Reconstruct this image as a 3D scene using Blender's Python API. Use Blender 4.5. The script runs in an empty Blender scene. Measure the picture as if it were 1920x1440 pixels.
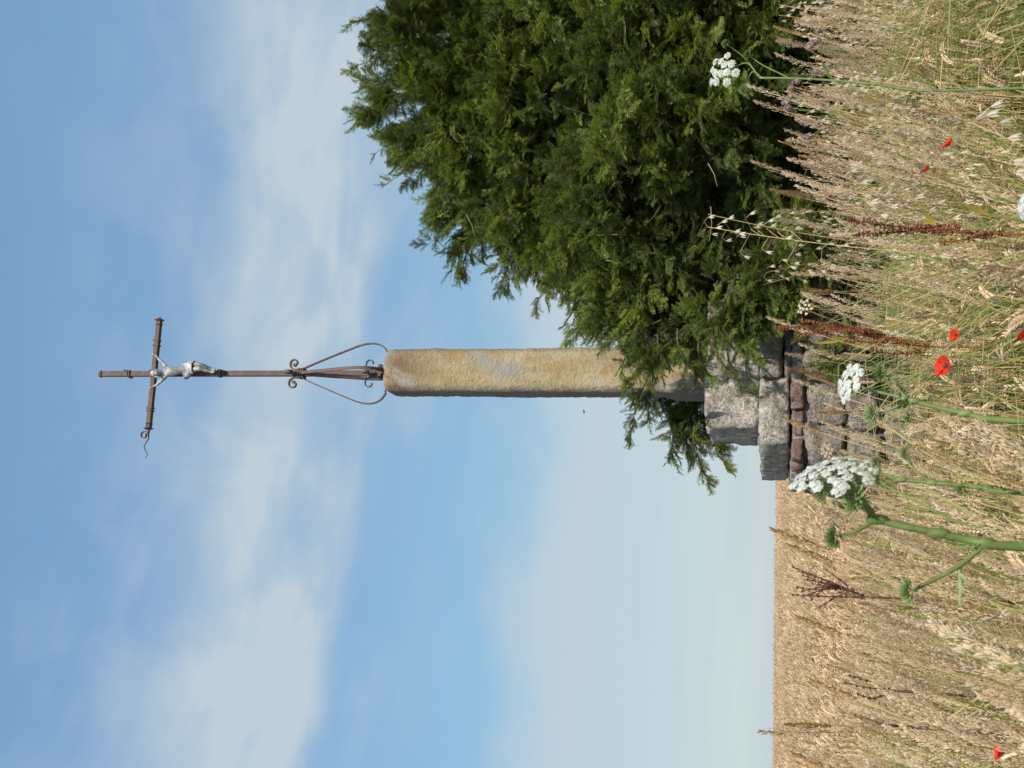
import bpy, math, random
import numpy as np
from mathutils import Vector, Matrix, Quaternion, Euler, noise as mnoise

random.seed(7)
R = math.radians
sc = bpy.context.scene
C = sc.collection

# ------------------------------------------------------------------ camera, sky, sun, exposure
FPX = 2100.0                 # focal length in pixels of the 1920 px wide photograph
PITCH = math.atan(495 / FPX)
EYE = Vector((0, 0, 1.5))
cam_d = bpy.data.cameras.new('camera')
cam_d.lens = FPX / 1920 * 36
cam_d.sensor_width = 36
cam_d.clip_start = 0.05
cam_d.clip_end = 6000
cam_d.dof.use_dof = True
cam_d.dof.focus_distance = 7.0
cam_d.dof.aperture_fstop = 16
cam = bpy.data.objects.new('camera', cam_d)
C.objects.link(cam)
VW = Vector((0, math.cos(PITCH), math.sin(PITCH)))
UP = Vector((0, -math.sin(PITCH), math.cos(PITCH)))
RT = Vector((1, 0, 0))
M = Matrix((-UP, RT, -VW)).transposed()      # the camera was held on its side: picture right is down
cam.matrix_world = Matrix.Translation(EYE) @ M.to_4x4()
sc.camera = cam

SUN_EL, SUN_AZ = 45.0, 23.0     # azimuth: degrees to the right of straight behind the camera
sdir = Vector((math.sin(R(SUN_AZ)) * math.cos(R(SUN_EL)), -math.cos(R(SUN_AZ)) * math.cos(R(SUN_EL)), math.sin(R(SUN_EL))))
sun_d = bpy.data.lights.new('sun', 'SUN')
sun_d.energy = 4.1
sun_d.angle = R(0.5)
sun_d.color = (1.0, 0.94, 0.85)
sun = bpy.data.objects.new('sun', sun_d)
C.objects.link(sun)
sun.rotation_euler = sdir.to_track_quat('Z', 'Y').to_euler()
sun.location = (6, -8, 12)

world = bpy.data.worlds.new('World')
sc.world = world
world.use_nodes = True
wt = world.node_tree
wt.nodes.clear()


class NT:
    """small node-tree writer"""
    def __init__(s, t):
        s.t = t

    def n(s, kind, **k):
        nd = s.t.nodes.new(kind)
        for a, v in k.items():
            setattr(nd, a, v)
        return nd

    def put(s, sock, v):
        if v is None:
            return
        if isinstance(v, bpy.types.NodeSocket):
            s.t.links.new(v, sock)
        else:
            if sock.type == 'RGBA' and len(v) == 3:
                v = (*v, 1)
            sock.default_value = v

    def m(s, op, a, b=None, c=None, clamp=False):
        nd = s.n('ShaderNodeMath', operation=op, use_clamp=clamp)
        for i, v in enumerate((a, b, c)):
            s.put(nd.inputs[i], v)
        return nd.outputs[0]

    def mix(s, f, a, b, blend='MIX'):
        nd = s.n('ShaderNodeMix', data_type='RGBA', blend_type=blend)
        nd.clamp_factor = True
        s.put(nd.inputs[0], f)
        s.put(nd.inputs[6], a)
        s.put(nd.inputs[7], b)
        return nd.outputs[2]

    def ramp(s, f, stops, interp='LINEAR'):
        nd = s.n('ShaderNodeValToRGB')
        cr = nd.color_ramp
        cr.interpolation = interp
        while len(cr.elements) < len(stops):
            cr.elements.new(0.5)
        for e, (p, c) in zip(cr.elements, stops):
            e.position = p
            e.color = (*c, 1) if len(c) == 3 else c
        s.put(nd.inputs[0], f)
        return nd.outputs[0]

    def step(s, f, a, b):
        nd = s.n('ShaderNodeMapRange', interpolation_type='SMOOTHSTEP')
        s.put(nd.inputs[0], f)
        nd.inputs[1].default_value = a
        nd.inputs[2].default_value = b
        return nd.outputs[0]

    def noise(s, vec, scale, detail=4, rough=0.55, dist=0.0, out=0):
        nd = s.n('ShaderNodeTexNoise')
        s.put(nd.inputs['Vector'], vec)
        nd.inputs['Scale'].default_value = scale
        nd.inputs['Detail'].default_value = detail
        nd.inputs['Roughness'].default_value = rough
        nd.inputs['Distortion'].default_value = dist
        return nd.outputs[out]

    def xyz(s, x, y, z):
        nd = s.n('ShaderNodeCombineXYZ')
        for i, v in enumerate((x, y, z)):
            s.put(nd.inputs[i], v)
        return nd.outputs[0]


w = NT(wt)
SKY_TINT = (1.06, 1.15, 1.04)
CLOUD = (3.3, 3.85, 4.25)
wout = w.n('ShaderNodeOutputWorld')
bg = w.n('ShaderNodeBackground')
bg.inputs[1].default_value = 0.12
wt.links.new(bg.outputs[0], wout.inputs[0])
sky = w.n('ShaderNodeTexSky', sky_type='NISHITA')
sky.sun_disc = False
sky.sun_elevation = R(SUN_EL)
sky.sun_rotation = math.atan2(sdir.x, sdir.y)
sky.altitude = 100
sky.air_density = 1.0
sky.dust_density = 0.3
sky.ozone_density = 1.6
tc = w.n('ShaderNodeTexCoord')
sep = w.n('ShaderNodeSeparateXYZ')
wt.links.new(tc.outputs['Generated'], sep.inputs[0])
X, Y, Z = sep.outputs
el = w.m('MULTIPLY', w.m('ARCSINE', Z), 57.2958)
az = w.m('MULTIPLY', w.m('ARCTAN2', X, Y), 57.2958)
# slow wobble so that nothing is a straight stripe
n1 = w.noise(w.xyz(w.m('MULTIPLY', az, 0.05), w.m('MULTIPLY', el, 0.10), 0.0), 1.0, 3, 0.5, 0.3)
tilt = w.m('ADD', el, w.m('MULTIPLY', az, 0.16))
n2 = w.noise(w.xyz(w.m('MULTIPLY', az, 0.10), w.m('MULTIPLY', tilt, 0.36), 3.1), 1.0, 7, 0.5, 0.25)
n3 = w.noise(w.xyz(w.m('MULTIPLY', az, 0.05), w.m('MULTIPLY', w.m('ADD', el, w.m('MULTIPLY', az, 0.05)), 0.55), 7.7), 1.0, 5, 0.55, 0.4)
n4 = w.noise(w.xyz(w.m('MULTIPLY', az, 0.16), w.m('MULTIPLY', el, 0.20), 12.3), 1.0, 6, 0.5, 0.3)
# high cloud band, lower on the right than on the left
c0 = w.m('ADD', w.m('MULTIPLY', az, -0.125), 24.6)
dd = w.m('ADD', w.m('SUBTRACT', el, c0), w.m('MULTIPLY', w.m('SUBTRACT', n1, 0.5), 7.0))
dd = w.m('ADD', dd, w.m('MULTIPLY', w.m('SUBTRACT', n2, 0.5), 4.5))
band = w.m('EXPONENT', w.m('MULTIPLY', w.m('POWER', w.m('ABSOLUTE', dd), 2.0), -0.085))
band = w.m('MULTIPLY', band, w.m('ADD', 0.22, w.m('MULTIPLY', w.m('ADD', n4, n2), 0.62)))
# thin veil above and around the band
veil = w.m('MULTIPLY', w.step(w.m('ADD', w.m('MULTIPLY', n4, 0.5), w.m('MULTIPLY', n2, 0.5)), 0.40, 0.64), w.m('EXPONENT', w.m('MULTIPLY', w.m('MULTIPLY', w.m('SUBTRACT', dd, 0.5), w.m('SUBTRACT', dd, 0.5)), -0.018)))
veil = w.m('MULTIPLY', veil, 0.55)
# low haze towards the horizon, with faint level streaks
low = w.m('SUBTRACT', 1.0, w.step(w.m('ADD', el, w.m('MULTIPLY', w.m('SUBTRACT', n4, 0.5), 7.0)), 9.5, 15.5))
low = w.m('MULTIPLY', low, w.m('ADD', 0.93, w.m('MULTIPLY', w.m('SUBTRACT', n3, 0.5), 0.5)))
cl = w.m('MAXIMUM', w.m('ADD', band, veil, clamp=True), w.m('ADD', low, 0.0, clamp=True))
deep = w.m('ADD', 0.60, w.m('MULTIPLY', w.step(el, 4.0, 42.0), 0.72))      # clear air is deeper blue low down than a dusty sky
skyc = w.mix(1.0, sky.outputs[0], SKY_TINT, 'MULTIPLY')
skyc = w.mix(1.0, skyc, w.xyz(deep, deep, deep), 'MULTIPLY')
col = w.mix(w.m('MULTIPLY', cl, 0.95), skyc, CLOUD)
wt.links.new(col, bg.inputs[0])

sc.view_settings.view_transform = 'Standard'
sc.view_settings.look = 'None'
sc.view_settings.exposure = 0.45
sc.view_settings.gamma = 1.0
sc.view_settings.use_curve_mapping = False
sc.cycles.max_bounces = 8
sc.cycles.transparent_max_bounces = 8

# ------------------------------------------------------------------ helpers


def P(xi, yi, D):
    """the point seen at photograph pixel (xi, yi) in the vertical plane D metres ahead"""
    d = VW + RT * ((720 - yi) / FPX) + UP * ((960 - xi) / FPX)
    return EYE + d * (D / d.y)


def ground(x, y):
    r = max(0.0, y)
    t = min(1.0, r / 62.0)
    z = 0.42 * t * t * (3 - 2 * t)
    if r > 62:
        z -= (r - 62) * 0.012
    return z - 0.0115 * x


def tag(o, label=None, cat=None, group=None, kind=None):
    if label: o['label'] = label
    if cat: o['category'] = cat
    if group: o['group'] = group
    if kind: o['kind'] = kind
    return o


def empty(name, loc, rz=0.0):
    o = bpy.data.objects.new(name, None)
    o.empty_display_size = 0.1
    o.location = loc
    o.rotation_euler = (0, 0, rz)
    C.objects.link(o)
    return o


def frame_of(d):
    d = d.normalized()
    a = Vector((0, 0, 1)) if abs(d.z) < 0.9 else Vector((1, 0, 0))
    u = d.cross(a).normalized()
    return d, u, d.cross(u).normalized()


class MB:
    """collects simple shapes and links them as one mesh"""
    def __init__(s):
        s.v, s.f, s.m, s.tip = [], [], [], []

    def add(s, vs, fs, mi=0, tip=0.0):
        b = len(s.v)
        s.v.extend([tuple(p) for p in vs])
        s.f.extend([tuple(i + b for i in f) for f in fs])
        s.m.extend([mi] * len(fs))
        s.tip.extend([tip] * len(vs))

    def tube(s, pts, rad, n=6, mi=0, tip=0.0, cap=True, rib=0.0):
        pts = [Vector(p) for p in pts]
        if not hasattr(rad, '__len__'):
            rad = [rad] * len(pts)
        vs, fs = [], []
        u = None
        for i, p in enumerate(pts):
            d = (pts[min(i + 1, len(pts) - 1)] - pts[max(i - 1, 0)])
            if d.length < 1e-9: d = Vector((0, 0, 1))
            d.normalize()
            if u is None:
                u = frame_of(d)[1]
            else:
                u = (u - d * u.dot(d)).normalized()
            v = d.cross(u)
            for k in range(n):
                a = 2 * math.pi * k / n
                vs.append(p + (u * math.cos(a) + v * math.sin(a)) * rad[i] * (1 - rib * (k % 2)))
        for i in range(len(pts) - 1):
            for k in range(n):
                a, b = i * n + k, i * n + (k + 1) % n
                fs.append((a, b, b + n, a + n))
        if cap:
            fs.append(tuple(range(n))[::-1])
            fs.append(tuple(range((len(pts) - 1) * n, len(pts) * n)))
        s.add(vs, fs, mi, tip)

    def leaf(s, p, d, nrm, L, W, mi=0, tip=0.0, bend=0.0, seg=1):
        """a pointed blade from p along d, width W, face normal about nrm"""
        d = d.normalized()
        sd = d.cross(nrm)
        if sd.length < 1e-6: sd = frame_of(d)[1]
        sd.normalize()
        nn = sd.cross(d)
        if seg == 1:
            vs = [p, p + d * L * 0.45 + sd * W / 2 + nn * bend, p + d * L, p + d * L * 0.45 - sd * W / 2 + nn * bend]
            s.add(vs, [(0, 1, 2, 3)], mi, tip)
            return
        vs, fs = [], []
        for i in range(seg + 1):
            t = i / seg
            wd = W * 0.5 * max(0.02, (math.sin(math.pi * min(1, t * 0.9 + 0.12)) ** 0.6)) * (1 - t ** 3)
            c = p + d * (L * t) + nn * (bend * t * t)
            vs += [c - sd * wd, c + nn * (-wd * 0.3), c + sd * wd]
        for i in range(seg):
            a = i * 3
            fs += [(a, a + 1, a + 4, a + 3), (a + 1, a + 2, a + 5, a + 4)]
        s.add(vs, fs, mi, tip)

    def blade(s, pts, W, mi=0, tip=0.0, nrm=None):
        """long grass blade following a path, narrow at both ends, folded along the middle"""
        pts = [Vector(p) for p in pts]
        vs, fs = [], []
        n = len(pts)
        for i, p in enumerate(pts):
            d = (pts[min(i + 1, n - 1)] - pts[max(i - 1, 0)]).normalized()
            sd = d.cross(nrm or Vector((0.3, 1, 0.1)))
            if sd.length < 1e-5: sd = frame_of(d)[1]
            sd.normalize()
            t = i / (n - 1)
            wd = W * 0.5 * (1 - t ** 2.2) * (0.55 + 0.45 * math.sin(math.pi * min(1, t + 0.25)))
            vs += [p - sd * wd, p + sd * wd]
        for i in range(n - 1):
            a = i * 2
            fs.append((a, a + 1, a + 3, a + 2))
        s.add(vs, fs, mi, tip)

    def kernel(s, p, d, L, W, mi=0, tip=0.0, n=4):
        """plump pointed seed or spikelet"""
        d, u, v = frame_of(d)
        vs = [p]
        for t, k in ((0.35, 1.0), (0.7, 0.75)):
            for i in range(n):
                a = 2 * math.pi * i / n
                vs.append(p + d * L * t + (u * math.cos(a) + v * math.sin(a) * 0.7) * W * 0.5 * k)
        vs.append(p + d * L)
        fs = []
        for i in range(n):
            j = (i + 1) % n
            fs += [(0, 1 + j, 1 + i), (1 + i, 1 + j, 1 + n + j, 1 + n + i), (1 + n + i, 1 + n + j, 1 + 2 * n)]
        s.add(vs, fs, mi, tip)

    def ball(s, p, r, mi=0, tip=0.0, n=6, rings=4, sc3=(1, 1, 1), axis=None):
        q = axis.to_track_quat('Z', 'Y') if axis is not None else Quaternion()
        vs, fs = [], []
        vs.append(p + q @ Vector((0, 0, r * sc3[2])))
        for i in range(1, rings):
            th = math.pi * i / rings
            for k in range(n):
                a = 2 * math.pi * k / n
                vs.append(p + q @ Vector((math.sin(th) * math.cos(a) * r * sc3[0], math.sin(th) * math.sin(a) * r * sc3[1], math.cos(th) * r * sc3[2])))
        vs.append(p - q @ Vector((0, 0, r * sc3[2])))
        e = len(vs) - 1
        for k in range(n):
            j = (k + 1) % n
            fs.append((0, 1 + k, 1 + j))
            for i in range(rings - 2):
                a = 1 + i * n
                fs.append((a + k, a + n + k, a + n + j, a + j))
            a = 1 + (rings - 2) * n
            fs.append((a + k, e, a + j))
        s.add(vs, fs, mi, tip)

    def box(s, c, h, mi=0, q=None):
        c = Vector(c)
        vs = []
        for z in (-1, 1):
            for y in (-1, 1):
                for x in (-1, 1):
                    o = Vector((x * h[0], y * h[1], z * h[2]))
                    vs.append(c + (q @ o if q else o))
        s.add(vs, [(0, 2, 3, 1), (4, 5, 7, 6), (0, 1, 5, 4), (2, 6, 7, 3), (0, 4, 6, 2), (1, 3, 7, 5)], mi)

    def strip(s, path, ax, az_, o, W, T, mi=0):
        """flat iron bar bent along a 2-D path in the plane (ax, az_) through o; W across the plane, T thick; W and T may be lists"""
        nrm = ax.cross(az_).normalized()
        n = len(path)
        Ws = W if hasattr(W, '__len__') else [W] * n
        Ts = T if hasattr(T, '__len__') else [T] * n
        vs, fs = [], []
        for i, (a, b) in enumerate(path):
            a0, b0 = path[max(i - 1, 0)]
            a1, b1 = path[min(i + 1, n - 1)]
            d = (ax * (a1 - a0) + az_ * (b1 - b0)).normalized()
            t = nrm.cross(d)
            p = o + ax * a + az_ * b
            for sw, st in ((-1, -1), (1, -1), (1, 1), (-1, 1)):
                vs.append(p + nrm * (sw * Ws[i] / 2) + t * (st * Ts[i] / 2))
        for i in range(n - 1):
            for k in range(4):
                a_, b_ = i * 4 + k, i * 4 + (k + 1) % 4
                fs.append((a_, b_, b_ + 4, a_ + 4))
        fs += [(3, 2, 1, 0), tuple(range(4 * n - 4, 4 * n))]
        s.add(vs, fs, mi)

    def mesh(s, name, mats, origin=None, smooth=False):
        me = bpy.data.meshes.new(name)
        vs = s.v
        if origin is not None:
            ox, oy, oz = origin
            vs = [(x - ox, y - oy, z - oz) for x, y, z in vs]
        me.from_pydata(vs, [], s.f)
        for m_ in (mats if isinstance(mats, (list, tuple)) else [mats]):
            me.materials.append(m_)
        me.polygons.foreach_set('material_index', s.m)
        if smooth:
            me.polygons.foreach_set('use_smooth', [True] * len(s.f))
        if any(s.tip):
            a = me.attributes.new('tipness', 'FLOAT', 'POINT')
            a.data.foreach_set('value', s.tip)
        me.update()
        return me

    def build(s, name, mats, parent=None, origin=None, smooth=False):
        me = s.mesh(name, mats, origin, smooth)
        o = bpy.data.objects.new(name, me)
        C.objects.link(o)
        if parent is not None:
            o.parent = parent
        return o


# ------------------------------------------------------------------ materials
def new_mat(name):
    m = bpy.data.materials.new(name)
    m.use_nodes = True
    m.node_tree.nodes.clear()
    g = NT(m.node_tree)
    out = g.n('ShaderNodeOutputMaterial')
    return m, g, out


def plant_mat(name, stops, rough=0.6, trans=0.25, spec=0.3, tipcol=None, tcol=None, scale=60.0, transfac=1.0):
    """colour varies from copy to copy and in fine patches; optional second colour for young tips"""
    m, g, out = new_mat(name)
    oi = g.n('ShaderNodeObjectInfo')
    t = g.n('ShaderNodeTexCoord')
    nz = g.noise(t.outputs['Object'], scale, 3, 0.6)
    f = g.m('ADD', g.m('MULTIPLY', oi.outputs['Random'], 0.62), g.m('MULTIPLY', g.m('SUBTRACT', nz, 0.3), 0.9), clamp=True)
    c = g.ramp(f, stops)
    if tipcol:
        at = g.n('ShaderNodeAttribute', attribute_name='tipness')
        c = g.mix(at.outputs['Fac'], c, tipcol)
    p = g.n('ShaderNodeBsdfPrincipled')
    g.put(p.inputs['Base Color'], c)
    p.inputs['Roughness'].default_value = rough
    p.inputs['Specular IOR Level'].default_value = spec
    if trans > 0:
        tr = g.n('ShaderNodeBsdfTranslucent')
        tc_ = g.mix(1.0, c, tcol or (1.25, 1.2, 0.75), 'MULTIPLY')
        g.put(tr.inputs[0], tc_)
        mx = g.n('ShaderNodeMixShader')
        mx.inputs[0].default_value = trans
        m.node_tree.links.new(p.outputs[0], mx.inputs[1])
        m.node_tree.links.new(tr.outputs[0], mx.inputs[2])
        m.node_tree.links.new(mx.outputs[0], out.inputs[0])
    else:
        m.node_tree.links.new(p.outputs[0], out.inputs[0])
    return m


def stone_mat(name, cols, scale=4.0, lichen=None, lich_amt=0.6, bump=0.5, pits=60.0, orange=None):
    m, g, out = new_mat(name)
    t = g.n('ShaderNodeTexCoord')
    v = t.outputs['Object']
    n1 = g.noise(v, scale, 6, 0.62, 0.3)
    n2 = g.noise(v, scale * 5.3, 5, 0.65)
    n3 = g.noise(v, pits, 4, 0.7)
    n4 = g.noise(v, pits * 3.1, 3, 0.6)
    f = g.m('ADD', g.m('MULTIPLY', n1, 0.75), g.m('MULTIPLY', n2, 0.3))
    c = g.ramp(f, [(0.33 + 0.36 * i / (len(cols) - 1), k) for i, k in enumerate(cols)])
    c = g.mix(g.m('MULTIPLY', g.step(n2, 0.50, 0.36), 0.55), c, (0.085, 0.065, 0.055))
    c = g.mix(g.m('MULTIPLY', g.step(n3, 0.54, 0.36), 0.7), c, (0.06, 0.05, 0.045))
    c = g.mix(g.m('MULTIPLY', g.step(n4, 0.54, 0.66), 0.55), c, (0.50, 0.48, 0.43))
    if orange:
        c = g.mix(g.m('MULTIPLY', g.step(g.noise(v, scale * 1.7, 3, 0.5, 0.6), 0.52, 0.68), 0.75), c, orange)
    if lichen:
        nl = g.noise(v, scale * 3.0, 6, 0.75, 0.8)
        c = g.mix(g.m('MULTIPLY', g.step(nl, lich_amt, lich_amt + 0.07), 0.8), c, lichen)
    p = g.n('ShaderNodeBsdfPrincipled')
    g.put(p.inputs['Base Color'], c)
    p.inputs['Roughness'].default_value = 0.92
    p.inputs['Specular IOR Level'].default_value = 0.15
    b = g.n('ShaderNodeBump')
    b.inputs['Strength'].default_value = bump
    b.inputs['Distance'].default_value = 0.022
    h = g.m('ADD', g.m('ADD', g.m('MULTIPLY', n3, 0.8), g.m('MULTIPLY', n4, 0.35)), g.m('MULTIPLY', n2, 0.8))
    g.put(b.inputs['Height'], h)
    g.put(p.inputs['Normal'], b.outputs[0])
    m.node_tree.links.new(p.outputs[0], out.inputs[0])
    return m


def iron_mat():
    m, g, out = new_mat('rusty_iron')
    t = g.n('ShaderNodeTexCoord')
    v = t.outputs['Object']
    n1 = g.noise(v, 14, 6, 0.65)
    n2 = g.noise(v, 70, 4, 0.6)
    c = g.ramp(g.m('ADD', g.m('MULTIPLY', n1, 0.7), g.m('MULTIPLY', n2, 0.3)), [(0.36, (0.058, 0.043, 0.042)), (0.5, (0.10, 0.064, 0.054)), (0.62, (0.15, 0.085, 0.06)), (0.74, (0.13, 0.108, 0.10))])
    c = g.mix(g.step(n2, 0.70, 0.76), c, (0.5, 0.47, 0.42))
    p = g.n('ShaderNodeBsdfPrincipled')
    g.put(p.inputs['Base Color'], c)
    p.inputs['Roughness'].default_value = 0.75
    p.inputs['Metallic'].default_value = 0.15
    b = g.n('ShaderNodeBump')
    b.inputs['Strength'].default_value = 0.5
    b.inputs['Distance'].default_value = 0.004
    g.put(b.inputs['Height'], n2)
    g.put(p.inputs['Normal'], b.outputs[0])
    m.node_tree.links.new(p.outputs[0], out.inputs[0])
    return m


def silver_mat():
    m, g, out = new_mat('silver_paint')
    t = g.n('ShaderNodeTexCoord')
    v = t.outputs['Object']
    n1 = g.noise(v, 26, 5, 0.7)
    c = g.ramp(n1, [(0.36, (0.07, 0.065, 0.06)), (0.48, (0.24, 0.24, 0.24)), (0.64, (0.46, 0.47, 0.48))])
    p = g.n('ShaderNodeBsdfPrincipled')
    g.put(p.inputs['Base Color'], c)
    p.inputs['Roughness'].default_value = 0.55
    p.inputs['Metallic'].default_value = 0.0
    m.node_tree.links.new(p.outputs[0], out.inputs[0])
    return m


def pillar_mat():
    m, g, out = new_mat('ochre_pillar_stone')
    t = g.n('ShaderNodeTexCoord')
    v = t.outputs['Object']
    st = g.n('ShaderNodeMapping')
    st.inputs['Scale'].default_value = (1, 1, 0.4)
    g.put(st.inputs[0], v)
    sv = st.outputs[0]
    n1 = g.noise(sv, 7, 6, 0.6, 0.4)
    n2 = g.noise(v, 42, 5, 0.65)
    n3 = g.noise(v, 120, 4, 0.65)
    n5 = g.noise(sv, 4.1, 5, 0.6, 0.8)
    c = g.ramp(g.m('ADD', g.m('MULTIPLY', n1, 0.7), g.m('MULTIPLY', n2, 0.3)), [(0.34, (0.20, 0.155, 0.085)), (0.44, (0.30, 0.235, 0.13)), (0.54, (0.375, 0.305, 0.18)), (0.66, (0.41, 0.36, 0.255))])
    c = g.mix(g.m('MULTIPLY', g.step(n5, 0.50, 0.60), 0.8), c, (0.27, 0.265, 0.245))
    c = g.mix(g.m('MULTIPLY', g.step(g.noise(sv, 5.3, 4, 0.55, 1.0), 0.53, 0.64), 0.7), c, (0.34, 0.20, 0.08))
    c = g.mix(g.m('MULTIPLY', g.step(n3, 0.50, 0.34), 0.5), c, (0.15, 0.12, 0.08))
    c = g.mix(g.m('MULTIPLY', g.step(n3, 0.62, 0.72), 0.45), c, (0.48, 0.44, 0.36))
    sp = g.n('ShaderNodeSeparateXYZ')
    g.put(sp.inputs[0], v)
    # run-off stain under the rusting iron, strongest at the top
    top = g.m('MULTIPLY', g.step(g.m('ADD', sp.outputs[2], g.m('MULTIPLY', n1, 0.5)), 1.85, 2.32), g.step(n5, 0.66, 0.44))
    c = g.mix(g.m('MULTIPLY', top, 0.85), c, (0.13, 0.075, 0.042))
    # shade on the left side, put into the stone colour
    shade_x = g.m('ADD', sp.outputs[0], g.m('MULTIPLY', g.m('SUBTRACT', n2, 0.5), 0.06))
    c = g.mix(g.m('MULTIPLY', g.step(shade_x, -0.112, -0.138), 0.8), c, (0.13, 0.115, 0.105))
    c = g.mix(g.m('MULTIPLY', g.step(shade_x, 0.105, 0.15), 0.5), c, (0.24, 0.185, 0.12))  # right chamfer turned from the sun, painted browner and darker
    p = g.n('ShaderNodeBsdfPrincipled')
    g.put(p.inputs['Base Color'], c)
    p.inputs['Roughness'].default_value = 0.9
    p.inputs['Specular IOR Level'].default_value = 0.15
    b = g.n('ShaderNodeBump')
    b.inputs['Strength'].default_value = 0.7
    b.inputs['Distance'].default_value = 0.018
    g.put(b.inputs['Height'], g.m('ADD', g.m('MULTIPLY', n2, 0.9), g.m('MULTIPLY', n3, 0.55)))
    g.put(p.inputs['Normal'], b.outputs[0])
    m.node_tree.links.new(p.outputs[0], out.inputs[0])
    return m


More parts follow.
